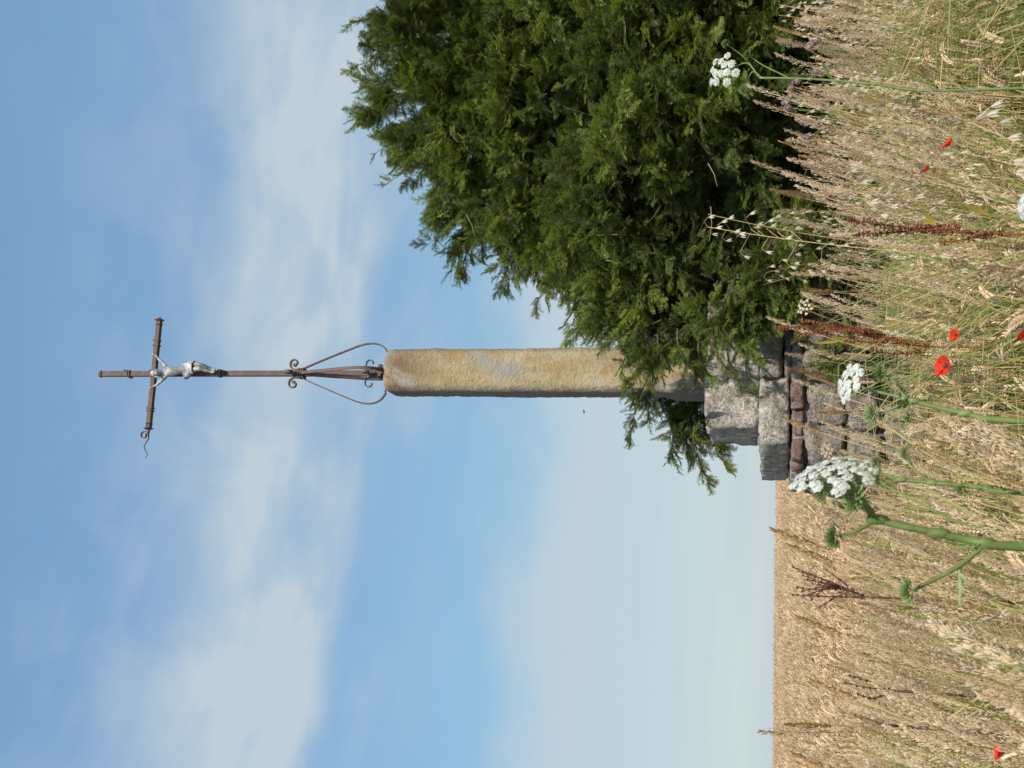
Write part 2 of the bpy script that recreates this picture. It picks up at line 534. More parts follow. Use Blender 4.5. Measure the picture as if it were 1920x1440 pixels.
MT = {
    'iron': iron_mat(), 'silver': silver_mat(), 'pillar': pillar_mat(),
    'limestone': stone_mat('grey_limestone', [(0.17, 0.138, 0.11), (0.31, 0.27, 0.22), (0.42, 0.375, 0.31), (0.52, 0.47, 0.40)], 5, (0.58, 0.56, 0.50), 0.54, 0.9, 55, (0.33, 0.25, 0.14)),
    'slab': stone_mat('lichened_slab', [(0.14, 0.118, 0.10), (0.27, 0.24, 0.20), (0.40, 0.365, 0.30), (0.50, 0.46, 0.385)], 6, (0.55, 0.54, 0.47), 0.54, 0.9, 60, (0.34, 0.28, 0.15)),
    'rubble': stone_mat('rubble_stone', [(0.09, 0.072, 0.062), (0.17, 0.142, 0.122), (0.255, 0.22, 0.19), (0.35, 0.31, 0.265)], 5, (0.42, 0.41, 0.36), 0.57, 0.9, 50, (0.26, 0.20, 0.12)),
    'brick': stone_mat('brown_brick', [(0.06, 0.035, 0.028), (0.13, 0.07, 0.05), (0.20, 0.125, 0.095), (0.30, 0.23, 0.19)], 8, (0.30, 0.24, 0.20), 0.66, 0.5, 70),
    'mortar': stone_mat('lime_mortar', [(0.18, 0.16, 0.13), (0.28, 0.25, 0.21), (0.36, 0.33, 0.28)], 12, None, 0.6, 0.9, 90),
    'yew': plant_mat('yew_needles', [(0.10, (0.024, 0.042, 0.011)), (0.5, (0.054, 0.088, 0.018)), (0.9, (0.090, 0.128, 0.024))], 0.5, 0.30, 0.25, (0.14, 0.19, 0.03), (1.3, 1.4, 0.4), 9),
    'yew_young_lit': plant_mat('young_lit_yew_needles', [(0.10, (0.115, 0.160, 0.024)), (0.5, (0.175, 0.225, 0.034)), (0.9, (0.245, 0.30, 0.055))], 0.5, 0.35, 0.25, (0.23, 0.30, 0.05), (1.3, 1.35, 0.4), 9),  # new growth, with the look of sunlit clusters put into the colour
    'yew_dead': plant_mat('dead_yew_needles', [(0.1, (0.12, 0.05, 0.02)), (0.9, (0.25, 0.12, 0.06))], 0.7, 0.1),
    'bark': stone_mat('yew_bark', [(0.05, 0.032, 0.022), (0.10, 0.065, 0.045), (0.16, 0.11, 0.08)], 9, None, 0.6, 0.9, 40),
    'twig': plant_mat('bare_twig', [(0.1, (0.14, 0.10, 0.06)), (0.9, (0.33, 0.26, 0.17))], 0.8, 0.0),
    'straw': plant_mat('wheat_straw', [(0.05, (0.24, 0.28, 0.09)), (0.28, (0.50, 0.38, 0.17)), (0.6, (0.68, 0.51, 0.27)), (0.95, (0.78, 0.66, 0.42))], 0.5, 0.38, 0.4, None, (1.15, 1.05, 0.8), 5),
    'ear': plant_mat('wheat_ear', [(0.05, (0.50, 0.34, 0.19)), (0.4, (0.70, 0.52, 0.32)), (0.7, (0.81, 0.65, 0.45)), (0.98, (0.86, 0.75, 0.57))], 0.6, 0.34, 0.3, None, (1.1, 1.0, 0.8), 70),
    'ear_dull': plant_mat('dull_wheat_ear', [(0.05, (0.42, 0.31, 0.17)), (0.5, (0.58, 0.44, 0.26)), (0.95, (0.70, 0.60, 0.38))], 0.7, 0.3, 0.2, None, (1.1, 1.0, 0.8), 70),
    'plume': plant_mat('grass_plume', [(0.05, (0.48, 0.35, 0.22)), (0.4, (0.68, 0.54, 0.37)), (0.75, (0.79, 0.67, 0.50)), (0.98, (0.84, 0.75, 0.60))], 0.7, 0.4, 0.2, None, (1.1, 1.0, 0.85), 40),
    'spike': plant_mat('brown_grass_spike', [(0.05, (0.23, 0.125, 0.045)), (0.5, (0.38, 0.22, 0.085)), (0.95, (0.50, 0.32, 0.14))], 0.75, 0.15, 0.2),
    'oat': plant_mat('oat_spikelet', [(0.05, (0.52, 0.44, 0.29)), (0.5, (0.66, 0.59, 0.43)), (0.95, (0.80, 0.74, 0.60))], 0.5, 0.4, 0.4, None, (1.05, 1.0, 0.85)),
    'blade': plant_mat('grass_blade', [(0.05, (0.10, 0.16, 0.04)), (0.28, (0.19, 0.26, 0.075)), (0.52, (0.34, 0.36, 0.13)), (0.9, (0.60, 0.52, 0.28))], 0.5, 0.4, 0.4, None, (1.2, 1.25, 0.6), 4),
    'green': plant_mat('hogweed_green', [(0.08, (0.22, 0.13, 0.08)), (0.25, (0.12, 0.18, 0.05)), (0.5, (0.20, 0.27, 0.09)), (0.9, (0.32, 0.38, 0.18))], 0.7, 0.2, 0.2, None, (1.2, 1.25, 0.6), 38),
    'white': plant_mat('white_floret', [(0.1, (0.36, 0.40, 0.29)), (0.45, (0.56, 0.58, 0.50)), (0.9, (0.70, 0.71, 0.66))], 0.6, 0.25, 0.2, None, (1, 1, 1), 80),
    'poppy': plant_mat('poppy_petal', [(0.1, (0.62, 0.035, 0.012)), (0.5, (0.78, 0.055, 0.02)), (0.9, (0.85, 0.10, 0.04))], 0.55, 0.4, 0.2, None, (1, 0.8, 0.8), 20),
    'black': plant_mat('poppy_centre', [(0.1, (0.02, 0.02, 0.018)), (0.9, (0.07, 0.08, 0.04))], 0.6, 0.0),
    'dock_red': plant_mat('red_dock_seed', [(0.05, (0.14, 0.045, 0.022)), (0.5, (0.27, 0.09, 0.042)), (0.8, (0.44, 0.20, 0.09)), (0.98, (0.34, 0.30, 0.09))], 0.65, 0.35, 0.2, None, (1.2, 0.9, 0.7), 50),
    'dock_brown': plant_mat('brown_dock_seed', [(0.05, (0.085, 0.035, 0.024)), (0.5, (0.17, 0.075, 0.05)), (0.95, (0.28, 0.14, 0.09))], 0.7, 0.2, 0.2, None, (1.2, 0.9, 0.7), 50),
    'thistle': plant_mat('thistle_head', [(0.05, (0.24, 0.17, 0.14)), (0.5, (0.36, 0.27, 0.24)), (0.95, (0.46, 0.38, 0.33))], 0.7, 0.1, 0.2, None, None, 50),
    'purple': plant_mat('purple_floret', [(0.05, (0.30, 0.20, 0.34)), (0.95, (0.48, 0.38, 0.52))], 0.6, 0.3),
    'gold': plant_mat('yellowing_leaf', [(0.05, (0.26, 0.19, 0.03)), (0.95, (0.50, 0.38, 0.07))], 0.6, 0.35),
}


def ground_mat():
    m, g, out = new_mat('field_soil')
    t = g.n('ShaderNodeTexCoord')
    v = t.outputs['Object']
    n1 = g.noise(v, 0.35, 5, 0.6)
    n2 = g.noise(v, 9, 6, 0.7)
    c = g.ramp(n2, [(0.3, (0.14, 0.105, 0.06)), (0.55, (0.28, 0.21, 0.12)), (0.75, (0.42, 0.33, 0.19))])
    c = g.mix(g.m('MULTIPLY', g.step(n1, 0.45, 0.7), 0.3), c, (0.12, 0.13, 0.045))
    p = g.n('ShaderNodeBsdfPrincipled')
    g.put(p.inputs['Base Color'], c)
    p.inputs['Roughness'].default_value = 1.0
    b = g.n('ShaderNodeBump')
    b.inputs['Strength'].default_value = 0.6
    b.inputs['Distance'].default_value = 0.05
    g.put(b.inputs['Height'], n2)
    g.put(p.inputs['Normal'], b.outputs[0])
    m.node_tree.links.new(p.outputs[0], out.inputs[0])
    return m


# ------------------------------------------------------------------ ground
gb = MB()
ys = [-400, -150, -60, -20, -8, -3, 0, 1, 2, 3, 4, 5, 6, 7, 8, 9, 10, 12, 15, 20, 26, 33, 40, 48, 55, 62, 70, 85, 120, 200, 400, 900, 1800]
xs = [-1500, -600, -250, -100, -50, -30, -20, -12, -8, -5, -3, -2, -1, 0, 1, 2, 3, 5, 8, 12, 20, 30, 50, 100, 250, 600, 1500]
gv = [(x, y, ground(x, y)) for y in ys for x in xs]
nx = len(xs)
gf = [(j * nx + i, j * nx + i + 1, (j + 1) * nx + i + 1, (j + 1) * nx + i) for j in range(len(ys) - 1) for i in range(nx - 1)]
gb.add(gv, gf)
tag(gb.build('field_ground', ground_mat(), smooth=True), kind='structure')

# ------------------------------------------------------------------ the wayside cross
CX, CY, CA = 0.07, 7.0, R(10.5)
cR = Matrix.Rotation(CA, 3, 'Z')


def cross_pt(x, y, z):
    p = cR @ Vector((x, y, 0))
    return Vector((CX + p.x, CY + p.y, z))


def fn(p, s, seed):
    return mnoise.noise(Vector((p[0] * s + seed * 7.3, p[1] * s - seed * 3.1, p[2] * s + seed * 1.7)))


def rough_block(name, mat, parent, lo, hi, seed, amp=0.012, rnd=0.02, cell=0.035, skew=None, chips=()):
    """a dressed or rubble stone: box lo..hi with worn edges and an uneven face; skew moves the four plan corners"""
    lo, hi = Vector(lo), Vector(hi)
    c = (lo + hi) / 2
    h = (hi - lo) / 2
    ns = [max(2, min(26, int(round(2 * h[k] / cell)))) for k in range(3)]
    idx, vs, fs = {}, [], []

    def vid(q):
        key = tuple(int(round(a * 1000)) for a in q)
        if key in idx:
            return idx[key]
        r = [min(0.9, rnd / h[k]) for k in range(3)]
        inn = [max(-(1 - r[k]), min(1 - r[k], q[k])) for k in range(3)]
        d = Vector([(q[k] - inn[k]) / r[k] for k in range(3)])
        if d.length > 1: d.normalize()
        p = Vector([(inn[k] + r[k] * d[k]) * h[k] for k in range(3)])
        if skew:
            u, v = (p.x / h.x + 1) / 2, (p.y / h.y + 1) / 2
            s00, s10, s01, s11 = skew
            ox = s00[0] * (1 - u) * (1 - v) + s10[0] * u * (1 - v) + s01[0] * (1 - u) * v + s11[0] * u * v
            oy = s00[1] * (1 - u) * (1 - v) + s10[1] * u * (1 - v) + s01[1] * (1 - u) * v + s11[1] * u * v
            p += Vector((ox, oy, 0))
        pw = c + p
        nrm = Vector([d[k] for k in range(3)])
        if nrm.length < 1e-6: nrm = p.normalized()
        nrm.normalize()
        f = fn(pw, 6, seed) * amp + fn(pw, 17, seed + 2) * amp * 0.9 + fn(pw, 45, seed + 5) * amp * 0.6
        f += fn(pw, 95, seed + 9) * min(0.004, amp * 0.35)
        edge = sum(1 for k in range(3) if abs(q[k]) > 0.93)
        if edge >= 2: f -= max(0, fn(pw, 13, seed + 8)) * amp * 2.2
        pw = pw + nrm * f
        for (cc, rad, dep, dr) in chips:
            dist = Vector(((pw.x - cc[0]) / rad[0], (pw.y - cc[1]) / rad[1], (pw.z - cc[2]) / rad[2])).length
            if dist < 1:
                pw = pw + Vector(dr) * dep * (1 - dist ** 2)
        idx[key] = len(vs)
        vs.append(pw)
        return idx[key]
    for ax in range(3):
        a, b = (ax + 1) % 3, (ax + 2) % 3
        for sgn in (-1, 1):
            for i in range(ns[a]):
                for j in range(ns[b]):
                    q4 = []
                    for di, dj in ((0, 0), (1, 0), (1, 1), (0, 1)):
                        q = [0, 0, 0]
                        q[ax] = sgn
                        q[a] = -1 + 2 * (i + di) / ns[a]
                        q[b] = -1 + 2 * (j + dj) / ns[b]
                        q4.append(vid(q))
                    fs.append(tuple(q4) if sgn > 0 else tuple(q4[::-1]))
    mb = MB()
    mb.add(vs, fs)
    return mb.build(name, mat, parent, smooth=True)


# plinth: coursed stone with a brick course, a projecting slab and a big die block
GZ = ground(CX, CY)
pl = empty('stone_plinth', (CX, CY, GZ), CA)
tag(pl, 'weathered grey stone plinth carrying the tall pillar, half under the yew', 'plinth')
rz = -GZ
rough_block('die_block', MT['limestone'], pl, (-0.385, -0.37, 1.592 + rz), (0.375, 0.40, 1.90 + rz), 3, 0.014, 0.010, 0.018,
            skew=((-0.0, 0), (0, 0), (-0.01, 0), (0, 0)), chips=(((-0.385, -0.385, 1.82 + rz), (0.075, 0.085, 0.17), 0.085, (0.75, 0.75, 0.0)), ((-0.16, -0.40, 1.60 + rz), (0.09, 0.05, 0.06), 0.02, (0, 1, 0))))
# slab course, in separate stones
o = rough_block('slab', MT['slab'], pl, (-0.50, -0.50, 1.425 + rz), (-0.125, 0.46, 1.588 + rz), 5, 0.014, 0.010, 0.020, skew=((0, 0), (0, 0.03), (-0.12, 0), (0, 0)))
tag(o, 'broken lichened slab with a slipped corner')
rough_block('slab', MT['slab'], pl, (-0.118, -0.475, 1.462 + rz), (0.27, 0.0, 1.588 + rz), 6, 0.012, 0.015, 0.028)
rough_block('slab', MT['slab'], pl, (0.277, -0.48, 1.45 + rz), (0.56, 0.46, 1.588 + rz), 7, 0.012, 0.018, 0.035)
rough_block('slab', MT['slab'], pl, (-0.118, 0.008, 1.45 + rz), (0.27, 0.46, 1.588 + rz), 8, 0.012, 0.018, 0.04)
rough_block('stone', MT['rubble'], pl, (-0.118, -0.455, 1.405 + rz), (0.27, -0.1, 1.455 + rz), 9, 0.010, 0.012, 0.03)
# mortar core
rough_block('mortar_core', MT['mortar'], pl, (-0.585, -0.545, 0.0), (0.585, 0.53, 1.41 + rz), 10, 0.010, 0.02, 0.05, skew=((0.03, 0), (0, 0), (-0.05, 0), (0, 0)))
# brick course under the slab
rnd = random.Random(4)
xx = -0.60
bz0, bz1 = 1.345 + rz, 1.419 + rz
while xx < 0.58:
    wd = rnd.uniform(0.09, 0.21)
    dp = rnd.uniform(-0.015, 0.035)
    mt = MT['brick'] if xx < -0.2 or (xx > 0 and rnd.random() < 0.3) else MT['rubble']
    rough_block('brick', mt, pl, (xx, -0.595 + dp, bz0 + rnd.uniform(0, 0.012)), (min(xx + wd, 0.62), -0.46, bz1 - rnd.uniform(0, 0.016)), rnd.random() * 50, 0.010, 0.005, 0.014)
    xx += wd + 0.014
yy = -0.44
while yy < 0.5:
    wd = rnd.uniform(0.14, 0.2)
    off = -0.05 * (yy + 0.5)
    rough_block('brick', MT['rubble'] if rnd.random() < 0.6 else MT['brick'], pl, (-0.635 + off + rnd.uniform(-.01, .01), yy, bz0), (-0.45, min(yy + wd, 0.52), bz1), rnd.random() * 50, 0.007, 0.010, 0.03)
    yy += wd + 0.014
# rubble courses below
z1 = 1.334 + rz
course = 0
while z1 > 0.02:
    z0 = max(-0.05, z1 - rnd.uniform(0.15, 0.22))
    xx = -0.62
    while xx < 0.58:
        wd = rnd.uniform(0.14, 0.38)
        rough_block('stone', MT['rubble'], pl, (xx, -0.61 + rnd.uniform(-.015, .012), z0), (min(xx + wd, 0.63), -0.44, z1), rnd.random() * 50, 0.022, 0.012, 0.022)
        xx += wd + 0.016
    yy = -0.43
    while yy < 0.5:
        wd = rnd.uniform(0.2, 0.34)
        off = -0.05 * (yy + 0.5)
        rough_block('stone', MT['rubble'], pl, (-0.65 + off + rnd.uniform(-.012, .015), yy, z0), (-0.44, min(yy + wd, 0.56), z1), rnd.random() * 50, 0.014, 0.025, 0.04)
        rough_block('stone', MT['rubble'], pl, (0.44, yy, z0), (0.65, min(yy + wd, 0.56), z1), rnd.random() * 50, 0.014, 0.025, 0.06)
        yy += wd + 0.016
    z1 = z0 - 0.014
    course += 1

# pillar: chamfered shaft with a square foot
pz0, pz1 = 1.885, 3.985
pil = MB()
rings = []
NP, NR = 64, 130
for j in range(NR + 1):
    t = j / NR
    z = (pz1 - pz0) * t
    half = 0.143 - 0.006 * t
    foot = z < 0.26
    ch = 0.035 if not foot else 0.008
    if 0.22 < z < 0.30:
        ch = 0.008 + (z - 0.22) / 0.08 * 0.027
    if z < 0.28: half += 0.010 * min(1, (0.28 - z) / 0.05)
    top = (pz1 - pz0) - z
    shr = 0.0 if top > 0.05 else 0.035 * (1 - math.sqrt(max(0, 1 - (1 - top / 0.05) ** 2)))
    a_ = half - shr
    ring = []
    # octagon outline with chamfers, sampled evenly
    cor = []
    for (sx, sy, sw) in ((1, -1, 0), (1, 1, 0), (-1, 1, 0), (-1, -1, 0)):
        pass
    poly = [(a_, -a_ + ch), (a_, a_ - ch), (a_ - ch, a_), (-a_ + ch, a_), (-a_, a_ - ch), (-a_, -a_ + ch), (-a_ + ch, -a_), (a_ - ch, -a_)]
    segs = []
    for k in range(8):
        p0, p1 = poly[k], poly[(k + 1) % 8]
        nn_ = 13 if k % 2 == 0 else 3
        for q in range(nn_):
            u = q / nn_
            ring.append((p0[0] * (1 - u) + p1[0] * u, p0[1] * (1 - u) + p1[1] * u))
    for (x, y) in ring:
        p = Vector((x, y, z))
        nrm = Vector((x, y, 0)).normalized()
        f = fn(p, 3, 1) * 0.005 + fn(p, 11, 2) * 0.003 + fn(p, 30, 3) * 0.0032 + fn(p, 70, 4) * 0.0028
        pil.v.append(tuple(p + nrm * f))
        pil.tip.append(0.0)
nr = len(ring)
for j in range(NR):
    for k in range(nr):
        a_, b_ = j * nr + k, j * nr + (k + 1) % nr
        pil.f.append((a_, b_, b_ + nr, a_ + nr))
        pil.m.append(0)
ctr = len(pil.v)
pil.v.append((0, 0, pz1 - pz0 + 0.004)); pil.tip.append(0.0)
for k in range(nr):
    pil.f.append((NR * nr + k, NR * nr + (k + 1) % nr, ctr)); pil.m.append(0)
po = pil.build('stone_pillar', MT['pillar'], smooth=True)
po.location = (CX, CY, pz0)
po.rotation_euler = (0, 0, CA)
tag(po, 'tall ochre stone pillar with chamfered edges standing on the grey plinth', 'pillar')

# iron cross
ic = empty('iron_cross', (CX, CY, pz1), CA)
tag(ic, 'rusty wrought iron crucifix with scrolled braces fixed on top of the pillar', 'cross')
VX, VY, VZ = Vector((1, 0, 0)), Vector((0, 1, 0)), Vector((0, 0, 1))
zz = lambda z: z - pz1
mb = MB()
mb.box((0, 0, (zz(6.10) - 0.03) / 2), (0.0185, 0.0185, (zz(6.10) + 0.03) / 2))
for z in (zz(5.90), zz(5.885), zz(5.21), zz(5.195)):
    mb.box((0.0, -0.003, z), (0.024, 0.025, 0.006))
mb.ball(Vector((0, 0, zz(6.115))), 0.027, n=8, rings=6, sc3=(1, 1, 0.85))
mb.box((0.026, 0, zz(5.93)), (0.004, 0.008, 0.012)); mb.box((-0.027, 0, zz(5.88)), (0.006, 0.008, 0.014))
sh = mb.build('shaft', MT['iron'], ic)
bv = sh.modifiers.new('worn', 'BEVEL'); bv.width = 0.003
mb = MB()
zc = zz(5.70)
mb.box((0, -0.006, zc), (0.375, 0.016, 0.0165))
for x in (-0.26, -0.24, 0.20, 0.235):
    mb.box((x, -0.006, zc + 0.002), (0.006, 0.021, 0.023))
for x, s in ((-0.375, -1), (0.375, 1)):
    mb.tube([(x, -0.006, zc), (x + s * 0.008, -0.006, zc), (x + s * 0.008, -0.006, zc), (x + s * 0.02, -0.006, zc)], [0.020, 0.036, 0.036, 0.012], 10)
    mb.tube([(x - s * 0.03, -0.006, zc), (x - s * 0.02, -0.006, zc)], [0.026, 0.026], 8)
mb.tube([(0.395, -0.006, zc), (0.412, -0.006, zc - 0.003)], [0.006, 0.003], 5)
mb.box((0, -0.026, zc), (0.026, 0.006, 0.024))
ca = mb.build('crossarm', MT['iron'], ic)
bv = ca.modifiers.new('worn', 'BEVEL'); bv.width = 0.0025
# remains of the end ornament at the left end: a curl and a bent wire
mb = MB()
sp = []
for i in range(26):
    t = i / 25
    a = R(-80) + t * R(410)
    r = 0.030 * (1 - 0.55 * t)
    sp.append((-0.43 + r * math.cos(a) * 1.0, zc + 0.028 + r * math.sin(a)))
sp = [(-0.385, zc - 0.006), (-0.41, zc - 0.004)] + sp[::1]
mb.strip(sp, VX, VZ, Vector((0, -0.006, 0)), 0.018, 0.0045)
mb.build('end_scroll', MT['iron'], ic, smooth=False)
mb = MB()
wv = [Vector((-0.385 - 0.205 * t, -0.006 + 0.01 * math.sin(9 * t), zc - 0.002 + 0.010 * math.sin(12 * t + 0.5) * (0.4 + t) + 0.012 * t)) for t in [i / 16 for i in range(17)]]
mb.tube(wv, [0.0065 - 0.004 * i / 16 for i in range(17)], 5)
mb.build('bent_wire', MT['iron'], ic, smooth=True)


def spiral(cx, cz, r0, r1, a0, a1, n=22):
    return [(cx + (r0 + (r1 - r0) * i / n) * math.cos(a0 + (a1 - a0) * i / n), cz + (r0 + (r1 - r0) * i / n) * math.sin(a0 + (a1 - a0) * i / n)) for i in range(n + 1)]


def bez(p0, p1, p2, p3, n=12):
    out = []
    for i in range(n + 1):
        t = i / n
        out.append(tuple((1 - t) ** 3 * a + 3 * (1 - t) ** 2 * t * b + 3 * (1 - t) * t * t * c + t ** 3 * d for a, b, c, d in zip(p0, p1, p2, p3)))
    return out


def brace_path():
    # top curl (outer end), past the clamp, out, round, in over the pillar top, up and curl
    top = spiral(0.070, zz(4.655), 0.014, 0.041, R(-120), R(180), 22)          # ends at left of curl, going down
    p = [q for q in top]
    p += bez(p[-1], (0.030, zz(4.645)), (0.022, zz(4.61)), (0.040, zz(4.575)), 6)[1:]
    p += bez(p[-1], (0.09, zz(4.46)), (0.14, zz(4.33)), (0.185, zz(4.21)), 8)[1:]
    p += bez(p[-1], (0.215, zz(4.12)), (0.215, zz(4.03)), (0.128, zz(3.995)), 10)[1:]
    return p


def inner_path():
    p = [(0.128, 0.016), (0.10, 0.013), (0.06, 0.016), (0.034, 0.04), (0.030, 0.07)]
    p += spiral(0.066, zz(4.115), 0.040, 0.016, R(200), R(-100), 22)
    return p


bp, ip = brace_path(), inner_path()
for k, (ang) in enumerate((0, 180, 270, 90)):
    ax = Vector((math.cos(R(ang)), math.sin(R(ang)), 0))
    mb = MB()
    wds = [0.020] * len(bp)
    mb.strip(bp, ax, VZ, Vector((0, 0, 0)), wds, 0.0088)
    mb.tube([ax * 0.058 + VZ * zz(4.655) - ax.cross(VZ) * 0.011, ax * 0.058 + VZ * zz(4.655) + ax.cross(VZ) * 0.011], 0.012, 8)
    b = mb.build('brace', MT['iron'], ic)
    mb = MB()
    mb.strip(ip, ax, VZ, Vector((0, 0, 0)), 0.017, 0.0065)
    mb.build('inner_scroll', MT['iron'], b)
mb = MB()
for z in (4.60, 4.615, 4.585):
    mb.box((0, 0, zz(z)), (0.033, 0.033, 0.0045))
mb.tube([(-0.03, -0.034, zz(4.58)), (-0.045, -0.04, zz(4.565)), (-0.05, -0.038, zz(4.55)), (-0.036, -0.036, zz(4.553))], 0.0018, 4)
mb.build('clamp', MT['iron'], ic)
mb = MB()
mb.box((0, 0, 0.055), (0.038, 0.036, 0.012))
mb.box((0, 0, 0.005), (0.055, 0.05, 0.009))
for x, y in ((0.045, -0.03), (-0.042, -0.035), (0.02, -0.045), (-0.01, 0.04)):
    mb.ball(Vector((x, y, 0.05)), 0.014, n=6, rings=4, sc3=(1, 1, 1.3))
mb.build('socket', MT['iron'], ic, smooth=False)

# crucified figure, silver painted
def skin_body(name, verts, edges, radii, mat, parent, levels=2, root=0):
    me = bpy.data.meshes.new(name)
    me.from_pydata(verts, edges, [])
    me.materials.append(mat)
    o = bpy.data.objects.new(name, me)
    C.objects.link(o)
    o.parent = parent
    sm = o.modifiers.new('skin', 'SKIN')
    sm.use_smooth_shade = True
    if not me.skin_vertices:
        me.skin_vertices.new() if hasattr(me.skin_vertices, 'new') else None
    for i, r in enumerate(radii):
        sv = me.skin_vertices[0].data[i]
        sv.radius = r if hasattr(r, '__len__') else (r, r)
        sv.use_root = (i == root)
    ss = o.modifiers.new('smooth', 'SUBSURF')
    ss.levels = levels
    ss.render_levels = levels
    return o


FB = -0.045     # figure stands this far in front of the bar
fv, fe, fr = [], [], []


def chain(pts, rr, start=None):
    prev = start
    out = []
    for p, r in zip(pts, rr):
        fv.append((p[0], FB + p[1], zz(p[2])))
        fr.append((r[0] * .86, r[1] * .86) if hasattr(r, '__len__') else r * .86)
        i = len(fv) - 1
        if prev is not None: fe.append((prev, i))
        prev = i
        out.append(i)
    return out


tor = chain([(0.030, -0.012, 5.395), (0.028, -0.018, 5.432), (0.014, -0.022, 5.468), (0.004, -0.030, 5.505), (0.0, -0.034, 5.545), (-0.002, -0.034, 5.575)],
            [(0.034, 0.028), (0.031, 0.025), (0.027, 0.021), (0.036, 0.026), (0.040, 0.028), (0.022, 0.020)])
nk = chain([(-0.006, -0.048, 5.592)], [0.014], tor[-1])
hd = chain([(-0.012, -0.062, 5.610), (-0.017, -0.072, 5.634)], [(0.023, 0.024), (0.019, 0.021)], nk[-1])
# arms with palms and fingers, nailed to the crossarm
for s, hx, hz in ((1, 0.128, 5.690), (-1, -0.108, 5.688)):
    up_ = chain([(s * 0.040, -0.028, 5.578), (s * 0.062, -0.020, 5.605), (s * 0.085, -0.010, 5.637), ((hx - s * 0.012), 0.000, 5.672), (hx, 0.000, hz)],
                [0.018, 0.0155, 0.0125, 0.0085, 0.010], tor[-2])
    for a in (-28, -9, 9, 28):
        q = (hx + s * 0.018 * math.cos(R(52 + a)), -0.006, hz + 0.018 * math.sin(R(52 + a)))
        chain([q], [0.0032], up_[-1])
    chain([(hx - s * 0.010, -0.010, hz + 0.008)], [0.003], up_[-1])
# legs, knees bent together to one side, feet crossed on a small rest
for s, ky, fx in ((1, -0.052, 0.012), (-1, -0.062, -0.004)):
    lg = chain([(0.030 + s * 0.017, -0.022, 5.375), (0.033 + s * 0.014, -0.045, 5.335), (0.030 + s * 0.013, ky, 5.300), (0.020 + s * 0.010, ky + 0.024, 5.265), (0.010 + s * 0.008, ky + 0.034, 5.232), (fx, ky + 0.028, 5.210), (fx, ky + 0.010, 5.195)],
               [0.024, 0.021, 0.017, 0.017, 0.0115, 0.012, 0.008], tor[0])
fig = skin_body('crucified_figure', fv, fe, fr, MT['silver'], ic)
# hair and beard
mb = MB()
hc = Vector((-0.016, FB - 0.064, zz(5.634)))
mb.ball(hc + Vector((0, 0.006, 0.006)), 0.025, n=10, rings=7, sc3=(1.05, 1.0, 1.05))
for k in range(14):
    a = R(-20 + k * 17)
    d = Vector((math.cos(a) * 0.023, 0.004 + abs(math.sin(a)) * 0.018, 0.0))
    mb.tube([hc + d, hc + d * 1.05 + Vector((0, 0, -0.022)), hc + d * 0.9 + Vector((0, 0.004, -0.044))], [0.0075, 0.006, 0.002], 5)
mb.ball(hc + Vector((-0.002, -0.016, -0.024)), 0.010, n=6, rings=5, sc3=(1, 0.8, 1.3))
mb.build('hair', MT['silver'], fig, smooth=True)
# loincloth: pleated ring round the hips with a knot and flying end
mb = MB()
vs, fs = [], []
nseg, nrow = 30, 7
for j in range(nrow):
    t = j / (nrow - 1)
    z = zz(5.445 - 0.085 * t)
    for k in range(nseg):
        a = 2 * math.pi * k / nseg
        pl_ = 0.0028 * math.sin(a * 7 + t * 4) + 0.0022 * math.sin(a * 11 - t * 6)
        rx, ry = 0.040 + 0.006 * t + pl_, 0.034 + 0.009 * t + pl_
        vs.append((0.030 + rx * math.cos(a), FB - 0.016 - 0.010 * t + ry * math.sin(a), z + 0.012 * math.sin(a + 1.0) * (1 - t)))
for j in range(nrow - 1):
    for k in range(nseg):
        a_, b_ = j * nseg + k, j * nseg + (k + 1) % nseg
        fs.append((a_, b_, b_ + nseg, a_ + nseg))
mb.add(vs, fs)
mb.ball(Vector((-0.012, FB - 0.03, zz(5.432))), 0.012, n=6, rings=5)
for k in range(5):
    a = R(200 + k * 17)
    e = Vector((-0.012, FB - 0.03, zz(5.43))) + Vector((math.cos(a) * 0.045, -0.006 + 0.004 * (k % 2), math.sin(a) * 0.052 - 0.004))
    mb.tube([(-0.012, FB - 0.03, zz(5.43)), (Vector((-0.012, FB - 0.03, zz(5.43))) + e) / 2 + Vector((0, -0.006, 0.004)), e], [0.007, 0.009, 0.006], 5)
lc = mb.build('loincloth', MT['silver'], fig, smooth=True)
mb = MB()
mb.box((0.004, -0.032, zz(5.185)), (0.018, 0.022, 0.012))
mb.box((0.004, -0.026, zz(5.165)), (0.014, 0.008, 0.008))
mb.build('foot_rest', MT['iron'], ic)

